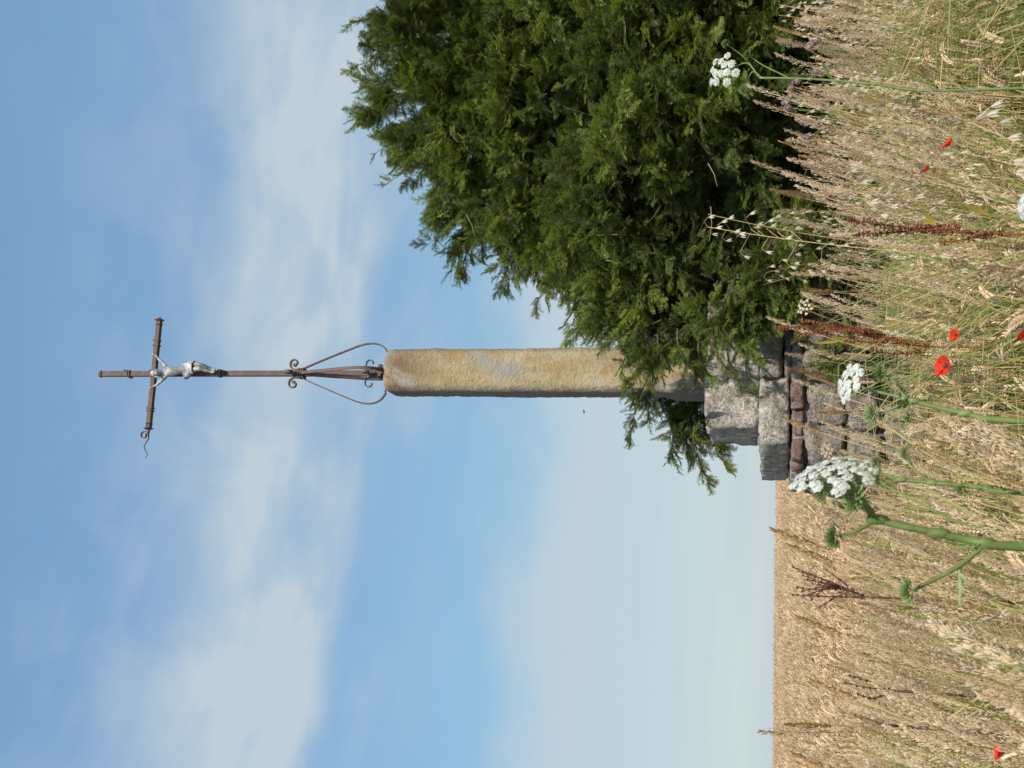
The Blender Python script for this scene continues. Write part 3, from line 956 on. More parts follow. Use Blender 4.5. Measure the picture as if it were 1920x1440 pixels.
# ------------------------------------------------------------------ scatter by geometry nodes (uncountable vegetation only)
def scatter(name, protos, pts, parent=None):
    """pts: list of (pos, euler, scale, index into protos)"""
    col = bpy.data.collections.new(name + '_kinds')
    for i, me in enumerate(protos):
        po_ = bpy.data.objects.new('%s_kind_%02d' % (name, i), me)
        col.objects.link(po_)
    me = bpy.data.meshes.new(name)
    n = len(pts)
    me.vertices.add(n)
    me.vertices.foreach_set('co', np.array([tuple(p[0]) for p in pts], dtype=np.float32).ravel())
    a = me.attributes.new('turn', 'FLOAT_VECTOR', 'POINT')
    a.data.foreach_set('vector', np.array([tuple(p[1]) for p in pts], dtype=np.float32).ravel())
    a = me.attributes.new('size', 'FLOAT', 'POINT')
    a.data.foreach_set('value', np.array([p[2] for p in pts], dtype=np.float32))
    a = me.attributes.new('pick', 'INT', 'POINT')
    a.data.foreach_set('value', np.array([p[3] for p in pts], dtype=np.int32))
    o = bpy.data.objects.new(name, me)
    C.objects.link(o)
    if parent is not None: o.parent = parent
    ng = bpy.data.node_groups.new(name + '_spread', 'GeometryNodeTree')
    ng.interface.new_socket('Geometry', in_out='INPUT', socket_type='NodeSocketGeometry')
    ng.interface.new_socket('Geometry', in_out='OUTPUT', socket_type='NodeSocketGeometry')
    N, L = ng.nodes, ng.links
    gi, go = N.new('NodeGroupInput'), N.new('NodeGroupOutput')
    ci = N.new('GeometryNodeCollectionInfo')
    ci.inputs['Collection'].default_value = col
    ci.inputs['Separate Children'].default_value = True
    ci.inputs['Reset Children'].default_value = True
    iop = N.new('GeometryNodeInstanceOnPoints')
    iop.inputs['Pick Instance'].default_value = True

    def attr(nm, typ):
        q = N.new('GeometryNodeInputNamedAttribute')
        q.data_type = typ
        q.inputs['Name'].default_value = nm
        return [s for s in q.outputs if s.enabled and s.name == 'Attribute'][0]
    e2r = N.new('FunctionNodeEulerToRotation')
    L.new(attr('turn', 'FLOAT_VECTOR'), e2r.inputs[0])
    L.new(gi.outputs[0], iop.inputs['Points'])
    L.new(ci.outputs[0], iop.inputs['Instance'])
    L.new(e2r.outputs[0], iop.inputs['Rotation'])
    L.new(attr('size', 'FLOAT'), iop.inputs['Scale'])
    L.new(attr('pick', 'INT'), iop.inputs['Instance Index'])
    L.new(iop.outputs[0], go.inputs[0])
    md = o.modifiers.new('spread', 'NODES')
    md.node_group = ng
    return o


# ------------------------------------------------------------------ yew tree
def yew_spray(seed, L=0.20, dead=False, bright=False):
    rn = random.Random(seed)
    mb = MB()

    def twig(p0, d0, length, depth, tipv):
        n = max(3, int(length / 0.022))
        pts = [p0]
        d = d0.normalized()
        for i in range(n):
            d = (d + Vector((rn.gauss(0, .05), rn.gauss(0, .05), rn.gauss(0, .05) - 0.035))).normalized()
            pts.append(pts[-1] + d * (length / n))
        mb.tube(pts, [0.0022 * (1 - 0.7 * i / n) * (1.4 if depth == 0 else 0.9) for i in range(n + 1)], 3, 1, cap=False)
        step = 0.0060
        tot = int(length / step)
        nrm = Vector((rn.gauss(0, .25), rn.gauss(0, .25), 1)).normalized()
        for i in range(tot):
            t = (i + 0.5) / tot
            if depth == 0 and t < 0.15: continue
            k = min(n - 1, int(t * n))
            u = t * n - k
            p = pts[k].lerp(pts[k + 1], u)
            dd_ = (pts[k + 1] - pts[k]).normalized()
            sd = dd_.cross(nrm).normalized()
            for s in (-1, 1):
                dr = dd_ * (0.45 + rn.gauss(0, .1)) + sd * s + nrm * (0.25 + rn.gauss(0, .22))
                l = 0.021 * (1 - 0.35 * t ** 3) * rn.uniform(0.8, 1.15)
                mb.leaf(p, dr, nrm + Vector((rn.gauss(0, .3), rn.gauss(0, .3), rn.gauss(0, .3))), l, 0.0046, 0, max(0.001, tipv * (0.3 + 0.7 * t) * rn.uniform(.5, 1.2)))
        return pts, n
    pts, n = twig(Vector((0, 0, 0)), Vector((1, 0, 0.12)), L, 0, 0.5)
    ns = int(L / 0.015)
    for i in range(2, ns):
        t = i / ns
        k = min(n - 1, int(t * n))
        p = pts[k]
        d = (pts[k + 1] - pts[k]).normalized()
        s = 1 if i % 2 else -1
        sd = d.cross(Vector((0, 0, 1))).normalized() * s
        ang = rn.uniform(0.6, 1.1)
        ln = (0.080 * (1 - t) + 0.035) * rn.uniform(0.6, 1.2)
        if rn.random() < 0.12: continue
        twig(p, d + sd * ang + Vector((0, 0, rn.gauss(0.02, .38))), ln, 1, rn.uniform(0.35, 1.1))
    return mb.mesh('yew_spray', [MT['yew_dead'] if dead else MT['yew_young_lit'] if bright else MT['yew'], MT['bark']])


protos = [yew_spray(100 + i, 0.16 + 0.025 * (i % 3)) for i in range(9)] + [yew_spray(300, 0.16, True)] + [yew_spray(400 + i, 0.15 + 0.025 * (i % 3), False, True) for i in range(6)]
# lobes given as centre pixel, distance, radius in metres
LB = [(960, 60, 8.3, 1.12), (1010, -260, 8.8, 1.5), (985, 245, 8.1, 0.98), (1055, 345, 7.8, 0.76), (1150, 435, 7.4, 0.58),
      (1240, 555, 7.0, 0.43), (1225, 680, 6.55, 0.14), (1300, 775, 7.5, 0.19), (1350, 590, 6.45, 0.23), (1290, 290, 7.0, 0.90),
      (1330, 40, 7.3, 1.0), (1430, 440, 6.95, 0.46), (1200, -180, 8.0, 1.3), (1500, 220, 7.7, 0.75), (1500, -100, 7.9, 0.85),
      (1575, 665, 6.15, 0.10), (1560, 560, 6.6, 0.26), (1440, 520, 6.35, 0.22), (1500, 470, 6.3, 0.24), (1400, 560, 6.35, 0.15), (1150, 100, 7.7, 1.1), (1600, 400, 7.2, 0.5),
      (1150, 100, 9.6, 1.5), (1250, 400, 9.0, 1.1), (1450, 100, 9.6, 1.2), (1210, 730, 7.5, 0.14), (1290, 735, 7.5, 0.16), (1130, 250, 8.6, 1.0), (1300, 150, 8.4, 1.1), (1420, 300, 8.0, 0.9), (1500, 500, 7.6, 0.6)]
lobes = [(P(a, b, D), r) for a, b, D, r in LB]
TR = Vector((2.3, 8.9, 0))
TR.z = ground(TR.x, TR.y)
yr = empty('yew_tree', TR)
tag(yr, 'dense dark green yew tree spreading over the plinth and pillar foot', 'tree')
rn = random.Random(21)
pts = []
Zax = Vector((0, 0, 1))


def add_spray(p, d, s, k=None):
    q = d.to_track_quat('X', 'Z') @ Quaternion((1, 0, 0), rn.gauss(0, 0.55))
    pts.append((p - TR, q.to_euler(), s, k if k is not None else rn.randrange(9)))


def clear_of_stone(p):
    lp = cR.transposed() @ Vector((p.x - CX, p.y - CY, 0))
    if abs(lp.x) < 0.66 and abs(lp.y) < 0.63 and p.z < 1.62: return False
    if abs(lp.x) < 0.42 and abs(lp.y) < 0.42 and p.z < 1.95: return False
    return not (abs(lp.x) < 0.2 and abs(lp.y) < 0.2)


for li, (c, r) in enumerate(lobes):
    # boughs: each carries a fan of sprays, with dark gaps left between them
    back = c.y > 8.9 or li >= len(lobes) - 4
    n = int(4 * math.pi * r * r * (30 if not back else 18)) + 3
    small = r < 0.3
    for i in range(n):
        v = Vector((rn.gauss(0, 1), rn.gauss(0, 1), rn.gauss(0, 1))).normalized()
        if v.y > 0.5 and rn.random() < 0.75: continue
        bump = mnoise.noise((c + v * r) * 1.5) * 0.28 * min(1, r) + mnoise.noise((c + v * r) * 3.2 + Vector((9, 0, 0))) * 0.40 * min(1, r * 1.3)
        deep_ = abs(rn.gauss(0, 0.16)) * min(1, r * 1.6) + (rn.random() < 0.3) * rn.uniform(.1, .45) * r
        cp = c + v * (r + bump - deep_ - 0.11 * min(1, r * 1.5))
        out = (cp - Vector((TR.x, TR.y, cp.z - 0.3))).normalized()
        bd = (v * 0.75 + out * 0.6 + Vector((rn.gauss(0, .3), rn.gauss(0, .3), rn.gauss(-.08, .28)))).normalized()
        m_ = rn.randint(13, 20) if not small else rn.randint(8, 12)
        sz = (0.9 if small else 1.15) * rn.uniform(0.8, 1.15)
        bl_ = (0.26 if not small else 0.14) * rn.uniform(.7, 1.2)
        _, bu, bv_ = frame_of(bd)
        bright = rn.random() < (0.62 if deep_ < 0.12 else 0.15)  # outermost boughs mostly take the needles coloured as sunlit
        skip = any(lj != li and (cp - c2).length < r2 - 0.42 for lj, (c2, r2) in enumerate(lobes))
        if skip and rn.random() < 0.8: continue
        for k in range(m_):
            t = (k + rn.random()) / m_
            a = rn.uniform(0, 6.28)
            wd = 0.095 * (1 - 0.55 * t) * (1 if not small else 0.7)
            p = cp + bd * (bl_ * (t - 0.5)) + (bu * math.cos(a) + bv_ * math.sin(a)) * wd * rn.random() + Vector((0, 0, -0.03 * t))
            if not clear_of_stone(p) or p.z < ground(p.x, p.y) + 0.05: continue
            d = bd * (0.5 + t) + (bu * math.cos(a) + bv_ * math.sin(a)) * (0.9 - 0.5 * t) + Vector((0, 0, rn.gauss(-.05, .15)))
            add_spray(p, d.normalized(), sz * rn.uniform(0.55, 0.85), 9 if rn.random() < 0.003 else (10 + rn.randrange(6) if bright and rn.random() < 0.85 else None))

# limbs to the lobes
tb = MB()
tp = [Vector((0, 0, -0.05)), Vector((-0.05, 0, 0.6)), Vector((-0.02, -0.05, 1.3)), Vector((0.1, 0, 2.2)), Vector((0.2, 0.05, 3.4))]
tb.tube(tp, [0.30, 0.24, 0.20, 0.14, 0.05], 14)
for i, v in enumerate(tb.v):
    p = Vector(v)
    a = math.atan2(p.y, p.x)
    k = 1 + 0.10 * math.sin(a * 5 + p.z * 2) + 0.08 * mnoise.noise(p * 5)
    tb.v[i] = (p.x * k, p.y * k, p.z)
trunk = tb.build('trunk', MT['bark'], yr, smooth=True)
crown = scatter('crown', protos, pts, yr)
crown['kind'] = 'stuff'
lm = MB()


def limb(a, b, r0, r1, sag=0.15, n=9, rs=None):
    q = []
    for i in range(n + 1):
        t = i / n
        p = a.lerp(b, t) + Vector((rs.gauss(0, .03), rs.gauss(0, .03), math.sin(t * math.pi) * sag + rs.gauss(0, .02)))
        q.append(p)
    lm.tube(q, [r0 + (r1 - r0) * i / n for i in range(n + 1)], 7)
    return q


rs = random.Random(5)
for c, r in lobes:
    lc_ = c - TR
    st = Vector((0, 0, max(0.5, min(2.8, lc_.z * 0.55))))
    q = limb(st, lc_, 0.07 if r > 0.5 else 0.035, 0.018, 0.12, 9, rs)
    for k in range(int(5 + 8 * r)):
        v = Vector((rs.gauss(0, 1), rs.gauss(-.5, 1), rs.gauss(0, .8))).normalized()
        e = lc_ + v * r * rs.uniform(0.7, 0.95)
        lp = cR.transposed() @ Vector((e.x + TR.x - CX, e.y + TR.y - CY, 0))
        if abs(lp.x) < 0.7 and abs(lp.y) < 0.65 and e.z + TR.z < 1.95: continue
        limb(q[rs.randrange(5, 9)], e, 0.014, 0.004, 0.03, 6, rs)
lmo = lm.build('limbs', MT['bark'], yr, smooth=True)
lmo['kind'] = 'stuff'

# bare and dead twigs that show among the foliage, and long sprigs that reach past the outline
ob = MB()
sprigs = []


def bough(a, b, n_sp, s=0.75, r=0.006, sag=0.03):
    """a thin bough from a to b carrying sprays"""
    q = []
    for i in range(9):
        t = i / 8
        q.append(a.lerp(b, t) + Vector((rn.gauss(0, .006), rn.gauss(0, .006), math.sin(t * math.pi) * sag)))
    ob.tube([p - TR for p in q], [r * (1 - 0.75 * i / 8) for i in range(9)], 5)
    for i in range(n_sp):
        t = 0.25 + 0.75 * (i + 0.5) / n_sp
        k = min(7, int(t * 8))
        p = q[k].lerp(q[k + 1], t * 8 - k)
        d = (q[k + 1] - q[k]).normalized()
        sd = Vector((rn.gauss(0, .5), rn.gauss(0, .5), rn.gauss(-.1, .5)))
        sprigs.append((p, (d + sd * 0.9).normalized(), s * rn.uniform(0.6, 1.0) * (1.25 - 0.4 * t)))


BG = [((1318, 740, 7.6), (1362, 872, 7.4), 22, .60), ((1290, 740, 7.5), (1328, 905, 7.3), 24, .60), ((1280, 740, 7.5), (1262, 866, 7.3), 20, .58), ((1300, 740, 7.6), (1290, 850, 7.5), 22, .55),
      ((1225, 690, 6.6), (1182, 824, 6.6), 15, .46), ((1215, 680, 6.6), (1172, 735, 6.5), 10, .42), ((1240, 690, 6.6), (1218, 800, 6.6), 12, .42), ((1255, 640, 6.5), (1222, 715, 6.4), 12, .42), ((1200, 640, 6.6), (1165, 700, 6.5), 9, .4),
      ((1330, 630, 6.3), (1405, 735, 6.2), 12, .38), ((1340, 600, 6.3), (1440, 680, 6.2), 13, .4), ((1310, 640, 6.4), (1335, 705, 6.35), 12, .4), ((1270, 620, 6.4), (1300, 690, 6.3), 12, .4),
      ((1240, 600, 6.6), (1130, 650, 6.6), 10, .5), ((1200, 560, 6.8), (1102, 600, 6.8), 10, .5), ((1110, 480, 7.3), (1000, 572, 7.2), 10, .6),
      ((1060, 440, 7.5), (945, 540, 7.4), 10, .6), ((1000, 380, 7.8), (850, 470, 7.7), 10, .7), ((960, 330, 7.9), (800, 462, 7.8), 11, .65), ((900, 250, 8.0), (712, 352, 8.0), 9, .6),
      ((880, 180, 8.1), (700, 288, 8.0), 8, .6), ((820, 150, 8.2), (660, 225, 8.2), 8, .55), ((800, 90, 8.2), (650, 128, 8.2), 7, .5), ((840, 20, 8.2), (655, 40, 8.2), 8, .6),
      ((1400, 520, 6.4), (1450, 610, 6.25), 14, .45), ((1470, 500, 6.35), (1495, 600, 6.2), 14, .45), ((1380, 560, 6.35), (1400, 660, 6.25), 12, .42), ((1560, 560, 6.5), (1500, 640, 6.2), 10, .45), ((1600, 600, 6.3), (1560, 700, 6.1), 12, .45), ((1650, 620, 6.2), (1530, 690, 6.1), 12, .4)]
for a, b, n, s in BG:
    bough(P(*a), P(*b), int(n * 1.35), s * 1.45)
for i in range(14):
    a = P(rn.uniform(800, 1450), rn.uniform(0, 560), 6.9)
    # push back to just inside the foliage
    best = None
    for c, r in lobes[:19]:
        d = (a - EYE).normalized()
        oc = EYE - c
        bq = oc.dot(d)
        disc = bq * bq - (oc.length_squared - r * r)
        if disc > 0:
            tt = -bq - math.sqrt(disc)
            if best is None or tt < best: best = tt
    if best is None: continue
    p = EYE + (a - EYE).normalized() * (best + 0.10) - TR
    d = Vector((rn.gauss(-.4, .5), rn.gauss(-.3, .3), rn.gauss(0.2, .5))).normalized()
    ob.tube([p, p + d * 0.10 + Vector((0, 0, -.01)), p + d * 0.2], [0.003, 0.0022, 0.001], 4, 1)
to = ob.build('twigs', [MT['bark'], MT['twig']], yr)
to['kind'] = 'stuff'
sp_pts = []
for p, d, s in sprigs:
    q = d.to_track_quat('X', 'Z') @ Quaternion((1, 0, 0), rn.gauss(0, 0.6))
    sp_pts.append((p - TR, q.to_euler(), s, rn.randrange(9) if rn.random() < 0.5 else 10 + rn.randrange(6)))
so = scatter('outer_sprays', protos, sp_pts, yr)
so['kind'] = 'stuff'

# ------------------------------------------------------------------ wheat
def wheat_into(mb, p0, h, lean, rn, ear=0.085, simple=False):
    n = 4 if simple else 6
    pts = []
    for i in range(n + 1):
        t = i / n
        pts.append(p0 + Vector((lean.x * t * t, lean.y * t * t, h * t)))
    mb.tube(pts, 0.0016 if not simple else 0.0022, 3, 0, cap=False)
    d = (pts[-1] - pts[-2]).normalized()
    hd_ = Vector((lean.x, lean.y, 0))
    if hd_.length < 1e-4: hd_ = Vector((1, 0, 0))
    hd_.normalize()
    nod = rn.uniform(0.0, 1.7)
    ns = 5 if simple else 9
    p = pts[-1].copy()
    sidev = frame_of(d)[1]
    for i in range(ns):
        t = i / ns
        d = (d + hd_ * nod / ns + Vector((0, 0, -nod / ns * 0.6))).normalized()
        sidev = (sidev - d * sidev.dot(d)).normalized()
        st = ear / ns
        for s in (-1, 1):
            dr = d + sidev * s * 0.55
            mb.kernel(p + sidev * s * 0.001, dr, 0.019 if not simple else 0.026, 0.0085 if not simple else 0.011, 1, n=4 if not simple else 3)
            if not simple and rn.random() < 0.35:
                mb.leaf(p, d * 1.2 + sidev * s * 0.6, Vector((0, 1, 0)), 0.024, 0.001, 1)
        sidev = (sidev * 0.94 + d.cross(sidev) * 0.22).normalized()
        p = p + d * st
    mb.kernel(p - d * 0.004, d, 0.016, 0.006, 1)
    if not simple:
        for k in range(rn.choice((1, 2, 2))):
            z = rn.uniform(0.3, 0.75) * h
            a = rn.uniform(0, 6.28)
            o_ = Vector((math.cos(a), math.sin(a), 0))
            b0 = p0 + Vector((lean.x * (z / h) ** 2, lean.y * (z / h) ** 2, z))
            L_ = rn.uniform(0.12, 0.24)
            mb.blade([b0, b0 + o_ * L_ * .35 + Vector((0, 0, L_ * .5)), b0 + o_ * L_ * .75 + Vector((0, 0, L_ * .45)), b0 + o_ * L_ + Vector((0, 0, L_ * .05))], 0.007, 0, nrm=o_.cross(Zax) * .2 + Vector((0, 0.2, 1)))


def wheat_proto(seed):
    rn = random.Random(seed)
    mb = MB()
    wheat_into(mb, Vector((0, 0, 0)), rn.uniform(0.74, 0.88), Vector((rn.gauss(0.06, .05), rn.gauss(0, .05), 0)), rn, rn.uniform(.08, .115))
    return mb.mesh('wheat', [MT['straw'], MT['ear']])


def wheat_clump(seed, n=12, w_=0.3, mt='ear'):
    rn = random.Random(seed)
    mb = MB()
    for i in range(n):
        wheat_into(mb, Vector((rn.uniform(-w_, w_) / 2, rn.uniform(-w_, w_) / 2, 0)), rn.gauss(0.83, .045), Vector((rn.gauss(0.05, .05), rn.gauss(0, .05), 0)), rn, .085, True)
    return mb.mesh('wheat_clump', [MT['straw'], MT[mt]])


def blocked(x, y, pad=0.0):
    lp = cR.transposed() @ Vector((x - CX, y - CY, 0))
    return abs(lp.x) < 0.7 + pad and abs(lp.y) < 0.68 + pad


# loose openings in the growth through which poppies and docks show
GLADES = [(1769, 686, 3.4, .05), (1787, 629, 3.2, .03), (1731, 321, 2.9, .04), (1773, 274, 2.9, .03), (1913, 632, 2.3, .03), (1871, 1411, 2.1, .03), (1600, 632, 4.0, .10), (1720, 640, 4.0, .07),
          (1650, 430, 3.0, .06), (1560, 1105, 3.4, .07), (1510, 200, 4.5, .28), (1400, 130, 3.3, .06), (1560, 740, 2.2, .05), (1500, 800, 6.2, .25)]
GL_W = [(P(a, b, D), w_) for a, b, D, w_ in GLADES]


def in_glade(x, y):
    for g, w_ in GL_W:
        if y < g.y - 0.02 and abs(x - g.x * y / g.y) < w_ and y > g.y * 0.2:
            return True
    return False


rn = random.Random(31)
wp = [wheat_proto(i) for i in range(14)]
pts = []


def inview(y, x, m=1.0):
    return abs(x) < 0.37 * y + m


# near wheat, stalk by stalk
y = 1.7
N = 0
while N < 11500:
    y = (rn.uniform(1.75 ** 1.6, 10.5 ** 1.6)) ** (1 / 1.6)
    x = rn.uniform(-1, 1) * (0.37 * y + 0.6)
    N += 1
    if blocked(x, y) or (in_glade(x, y) and rn.random() < 0.6): continue
    if x > -0.55 + 0.05 * y and y > 6.0: continue          # under and behind the yew
    dens = 1.0
    if x > -0.1 and y > 5.2: dens = 0.25
    if x > 0.5 and y < 4: dens = 0.55
    if rn.random() > dens: continue
    pts.append((Vector((x, y, ground(x, y))), (rn.gauss(0, .05), rn.gauss(0.03, .06), rn.gauss(0, 0.9)), rn.gauss(1.0, 0.06), rn.randrange(14)))
tag(scatter('wheat', wp, pts), 'ripe pale wheat crowding the field edge in front of the plinth', 'wheat', kind='stuff')
# far wheat in clumps, out to the brow of the field
wc = [wheat_clump(50 + i) for i in range(10)] + [wheat_clump(70 + i, mt='ear_dull') for i in range(5)]
pts = []
for i in range(42000):
    y = 9.0 + 60.0 * rn.random() ** 1.25
    x = rn.uniform(-1, 1) * (0.40 * y + 2.0)
    if x > -0.5 and y < 12: continue
    if x > 0.15 * y and rn.random() < 0.7: continue
    pts.append((Vector((x, y, ground(x, y) + rn.gauss(0, .02))), (rn.gauss(0, .04), rn.gauss(0.03, .04), rn.gauss(0, 0.7)), rn.gauss(1.0, 0.06), 10 + rn.randrange(5) if mnoise.noise(Vector((x * 0.35, y * 0.22, 4))) + rn.gauss(0, .18) > 0.12 else rn.randrange(10)))
tag(scatter('far_wheat', wc, pts), 'wheat field running away to the brow under the sky', 'wheat', kind='stuff')

# ------------------------------------------------------------------ grasses
def grass_stem(mb, rn, h, lean, n=8, r=0.0014, p0=Vector((0, 0, 0))):
    pts = []
    for i in range(n + 1):
        t = i / n
        pts.append(p0 + Vector((lean.x * t ** 2.2, lean.y * t ** 2.2, h * t)))
    mb.tube(pts, [r * (1.25 - 0.6 * i / n) for i in range(n + 1)], 3, 0, cap=False)
    return pts


def plume_on(mb, rn, pts, L, W, dens=70, mi=1, ln=0.007, wd=0.0026, branch=0.5):
    """soft feathery panicle along the end of a stem, length L"""
    tot = sum((pts[i + 1] - pts[i]).length for i in range(len(pts) - 1))

    def at(s):
        s = max(0, min(tot, s))
        for i in range(len(pts) - 1):
            l = (pts[i + 1] - pts[i]).length
            if s <= l or i == len(pts) - 2:
                return pts[i].lerp(pts[i + 1], s / l), (pts[i + 1] - pts[i]).normalized()
            s -= l
    for i in range(dens):
        t = (i + rn.random()) / dens
        p, d = at(tot - L * (1 - t))
        w_ = W * math.sin(math.pi * min(1, t * 0.85 + 0.12)) ** 0.8
        _, u, v = frame_of(d)
        a = rn.uniform(0, 6.28)
        o_ = u * math.cos(a) + v * math.sin(a)
        q = p + o_ * w_ * rn.uniform(0.2, 1.0) * 0.5 + d * w_ * branch * rn.random()
        mb.kernel(q, d + o_ * 0.4, ln * rn.uniform(.7, 1.3), wd, mi, n=3)


def leaves_on(mb, rn, h, k, mi=2, L=(0.15, 0.35)):
    for _ in range(k):
        z = rn.uniform(0.05, 0.6) * h
        a = rn.uniform(0, 6.28)
        o_ = Vector((math.cos(a), math.sin(a), 0))
        l = rn.uniform(*L)
        up = rn.uniform(0.6, 1.0)
        b0 = Vector((0, 0, z))
        mb.blade([b0, b0 + o_ * l * .15 + Zax * l * .4 * up, b0 + o_ * l * .4 + Zax * l * .75 * up, b0 + o_ * l * .75 + Zax * l * .9 * up, b0 + o_ * l * 1.05 + Zax * l * .8 * up], rn.uniform(.004, .008), mi, nrm=o_.cross(Zax))


def g_plume(seed, h=1.2, stuff=True):
    rn = random.Random(seed)
    mb = MB()
    p = grass_stem(mb, rn, h, Vector((rn.uniform(0.12, 0.30), rn.gauss(0, .05), 0)))
    plume_on(mb, rn, p, rn.uniform(0.12, 0.21), rn.uniform(.010, .036), 140, ln=0.010, wd=0.0034)
    leaves_on(mb, rn, h, 2)
    return mb, p


def g_spike(seed, h=1.2):
    rn = random.Random(seed)
    mb = MB()
    p = grass_stem(mb, rn, h, Vector((rn.uniform(0.10, 0.24), rn.gauss(0, .04), 0)))
    plume_on(mb, rn, p, rn.uniform(0.07, 0.12), .0085, 120, 3, 0.006, 0.0026, 0.1)
    leaves_on(mb, rn, h, 1)
    return mb, p


def g_rye(seed, h=1.1):
    rn = random.Random(seed)
    mb = MB()
    p = grass_stem(mb, rn, h, Vector((rn.uniform(0.08, 0.22), rn.gauss(0, .04), 0)))
    d = (p[-1] - p[-3]).normalized()
    for i in range(16):
        q = p[-1] - d * (0.013 * i)
        _, u, v = frame_of(d)
        mb.kernel(q, d + u * (0.6 if i % 2 else -0.6), 0.013, 0.0042, 1, n=3)
    leaves_on(mb, rn, h, 1)
    return mb, p


def g_oat(seed, h=1.15, big=1.0):
    rn = random.Random(seed)
    mb = MB()
    p = grass_stem(mb, rn, h, Vector((rn.uniform(0.10, 0.26), rn.gauss(0, .05), 0)), 10)
    d = (p[-1] - p[-3]).normalized()
    for i in range(22):
        q = p[-1] - d * (0.0125 * i)
        a = rn.uniform(0, 6.28)
        l = (0.02 + 0.05 * (i / 22)) * rn.uniform(.6, 1.2)
        o_ = Vector((math.cos(a), math.sin(a), 0.55))
        e = q + o_ * l
        e2 = e + Vector((o_.x * .01, o_.y * .01, -0.010))
        mb.tube([q, e, e2], 0.0005, 3, 0, cap=False)
        dr = Vector((o_.x * .3 + rn.gauss(.1, .2), o_.y * .3, -1))
        mb.kernel(e2, dr, 0.021 * big, 0.0055 * big, 4, n=4)
        mb.leaf(e2, dr + Vector((.25, 0, 0)), Vector((0, 1, 0)), 0.024 * big, 0.005 * big, 4)
        mb.leaf(e2, dr + Vector((-.25, 0, 0)), Vector((0, 1, 0)), 0.022 * big, 0.005 * big, 4)
    return mb, p


def g_blades(seed, h=0.8):
    rn = random.Random(seed)
    mb = MB()
    for k in range(9):
        a = rn.uniform(0, 6.28)
        o_ = Vector((math.cos(a), math.sin(a), 0))
        b0 = Vector((rn.gauss(0, .03), rn.gauss(0, .03), 0))
        l = h * rn.uniform(.6, 1.1)
        s = rn.uniform(.05, .3)
        mb.blade([b0, b0 + o_ * l * s * .2 + Zax * l * .4, b0 + o_ * l * s * .5 + Zax * l * .75, b0 + o_ * l * s * 1.1 + Zax * l * .97, b0 + o_ * l * s * 1.8 + Zax * l * .98], rn.uniform(.004, .009), 2, nrm=o_.cross(Zax))
    return mb, None


GM = [MT['straw'], MT['plume'], MT['blade'], MT['spike'], MT['oat']]
kinds = [g_plume(i)[0] for i in range(6)] + [g_spike(20 + i)[0] for i in range(3)] + [g_rye(40 + i)[0] for i in range(4)] + [g_oat(60 + i)[0] for i in range(4)]
gp = [k.mesh('tall_grass', GM) for k in kinds]
bl = [g_blades(80 + i)[0].mesh('grass_blades', GM) for i in range(6)]
rn = random.Random(77)
pts = []


def g_add(x, y, hh, idx, jz=0.6):
    if blocked(x, y, -0.02): return
    if in_glade(x, y) and rn.random() < 0.96: return
    pts.append((Vector((x, y, ground(x, y))), (rn.gauss(0, .06), rn.gauss(0.04, .07), rn.gauss(0, jz)), hh, idx))


# tall growth on the right, in front of the yew, thinning towards the plinth
for i in range(1750):
    y = 1.7 + 4.9 * rn.random() ** 1.15
    x = rn.uniform(0.0, 0.40 * y + 0.3)
    if x < 0.25 + 0.05 * y and rn.random() < 0.62: continue
    top = 1.52 - 0.15 * (6.3 - y) / 4.4 + 0.1 * (x / (0.4 * y + .3)) - 0.42 * rn.random() ** 1.0
    idx = rn.choices(range(17), [3.5] * 6 + [1.2] * 3 + [2.0] * 4 + [1.5] * 4)[0]
    g_add(x, y, (top + rn.gauss(0, .05)) / 1.18 * 0.93, idx)
# thinner growth on the left, leaning above the wheat
for i in range(900):
    y = 1.6 + 4.4 * rn.random() ** 1.1
    x = rn.uniform(-(0.40 * y + 0.3), 0.15)
    idx = rn.choices(range(17), [3] * 6 + [1.2] * 3 + [1.2] * 4 + [0.25] * 4)[0]
    g_add(x, y, min(1.10, rn.gauss(1.0 - 0.012 * y, 0.075)), idx)
# fallen and kinked straws crossing the stand
def bent_straw(seed):
    rn = random.Random(seed)
    mb = MB()
    h = rn.uniform(.6, 1.0)
    k = rn.uniform(.35, .7)
    a = Vector((rn.uniform(-.1, .2), rn.gauss(0, .08), k))
    e = a + Vector((rn.uniform(.15, .5) * rn.choice((1, 1, -1)), rn.gauss(0, .15), rn.uniform(-.1, .35)))
    mb.tube([(0, 0, 0), a * .5 + Vector((.01, 0, 0)), a, a.lerp(e, .3) + Vector((0, 0, .02)), e], [.0022, .0021, .0019, .0016, .001], 4, 0)
    if rn.random() < .6:
        mb.blade([a, a.lerp(e, .4) + Vector((0, .03, .05)), e + Vector((0, .05, -.03))], .008, 0, nrm=Vector((0, .3, 1)))
    if rn.random() < .5:
        plume_on(mb, rn, [a, a.lerp(e, .5), e], .12, .012, 60)
    return mb.mesh('bent_straw', GM)


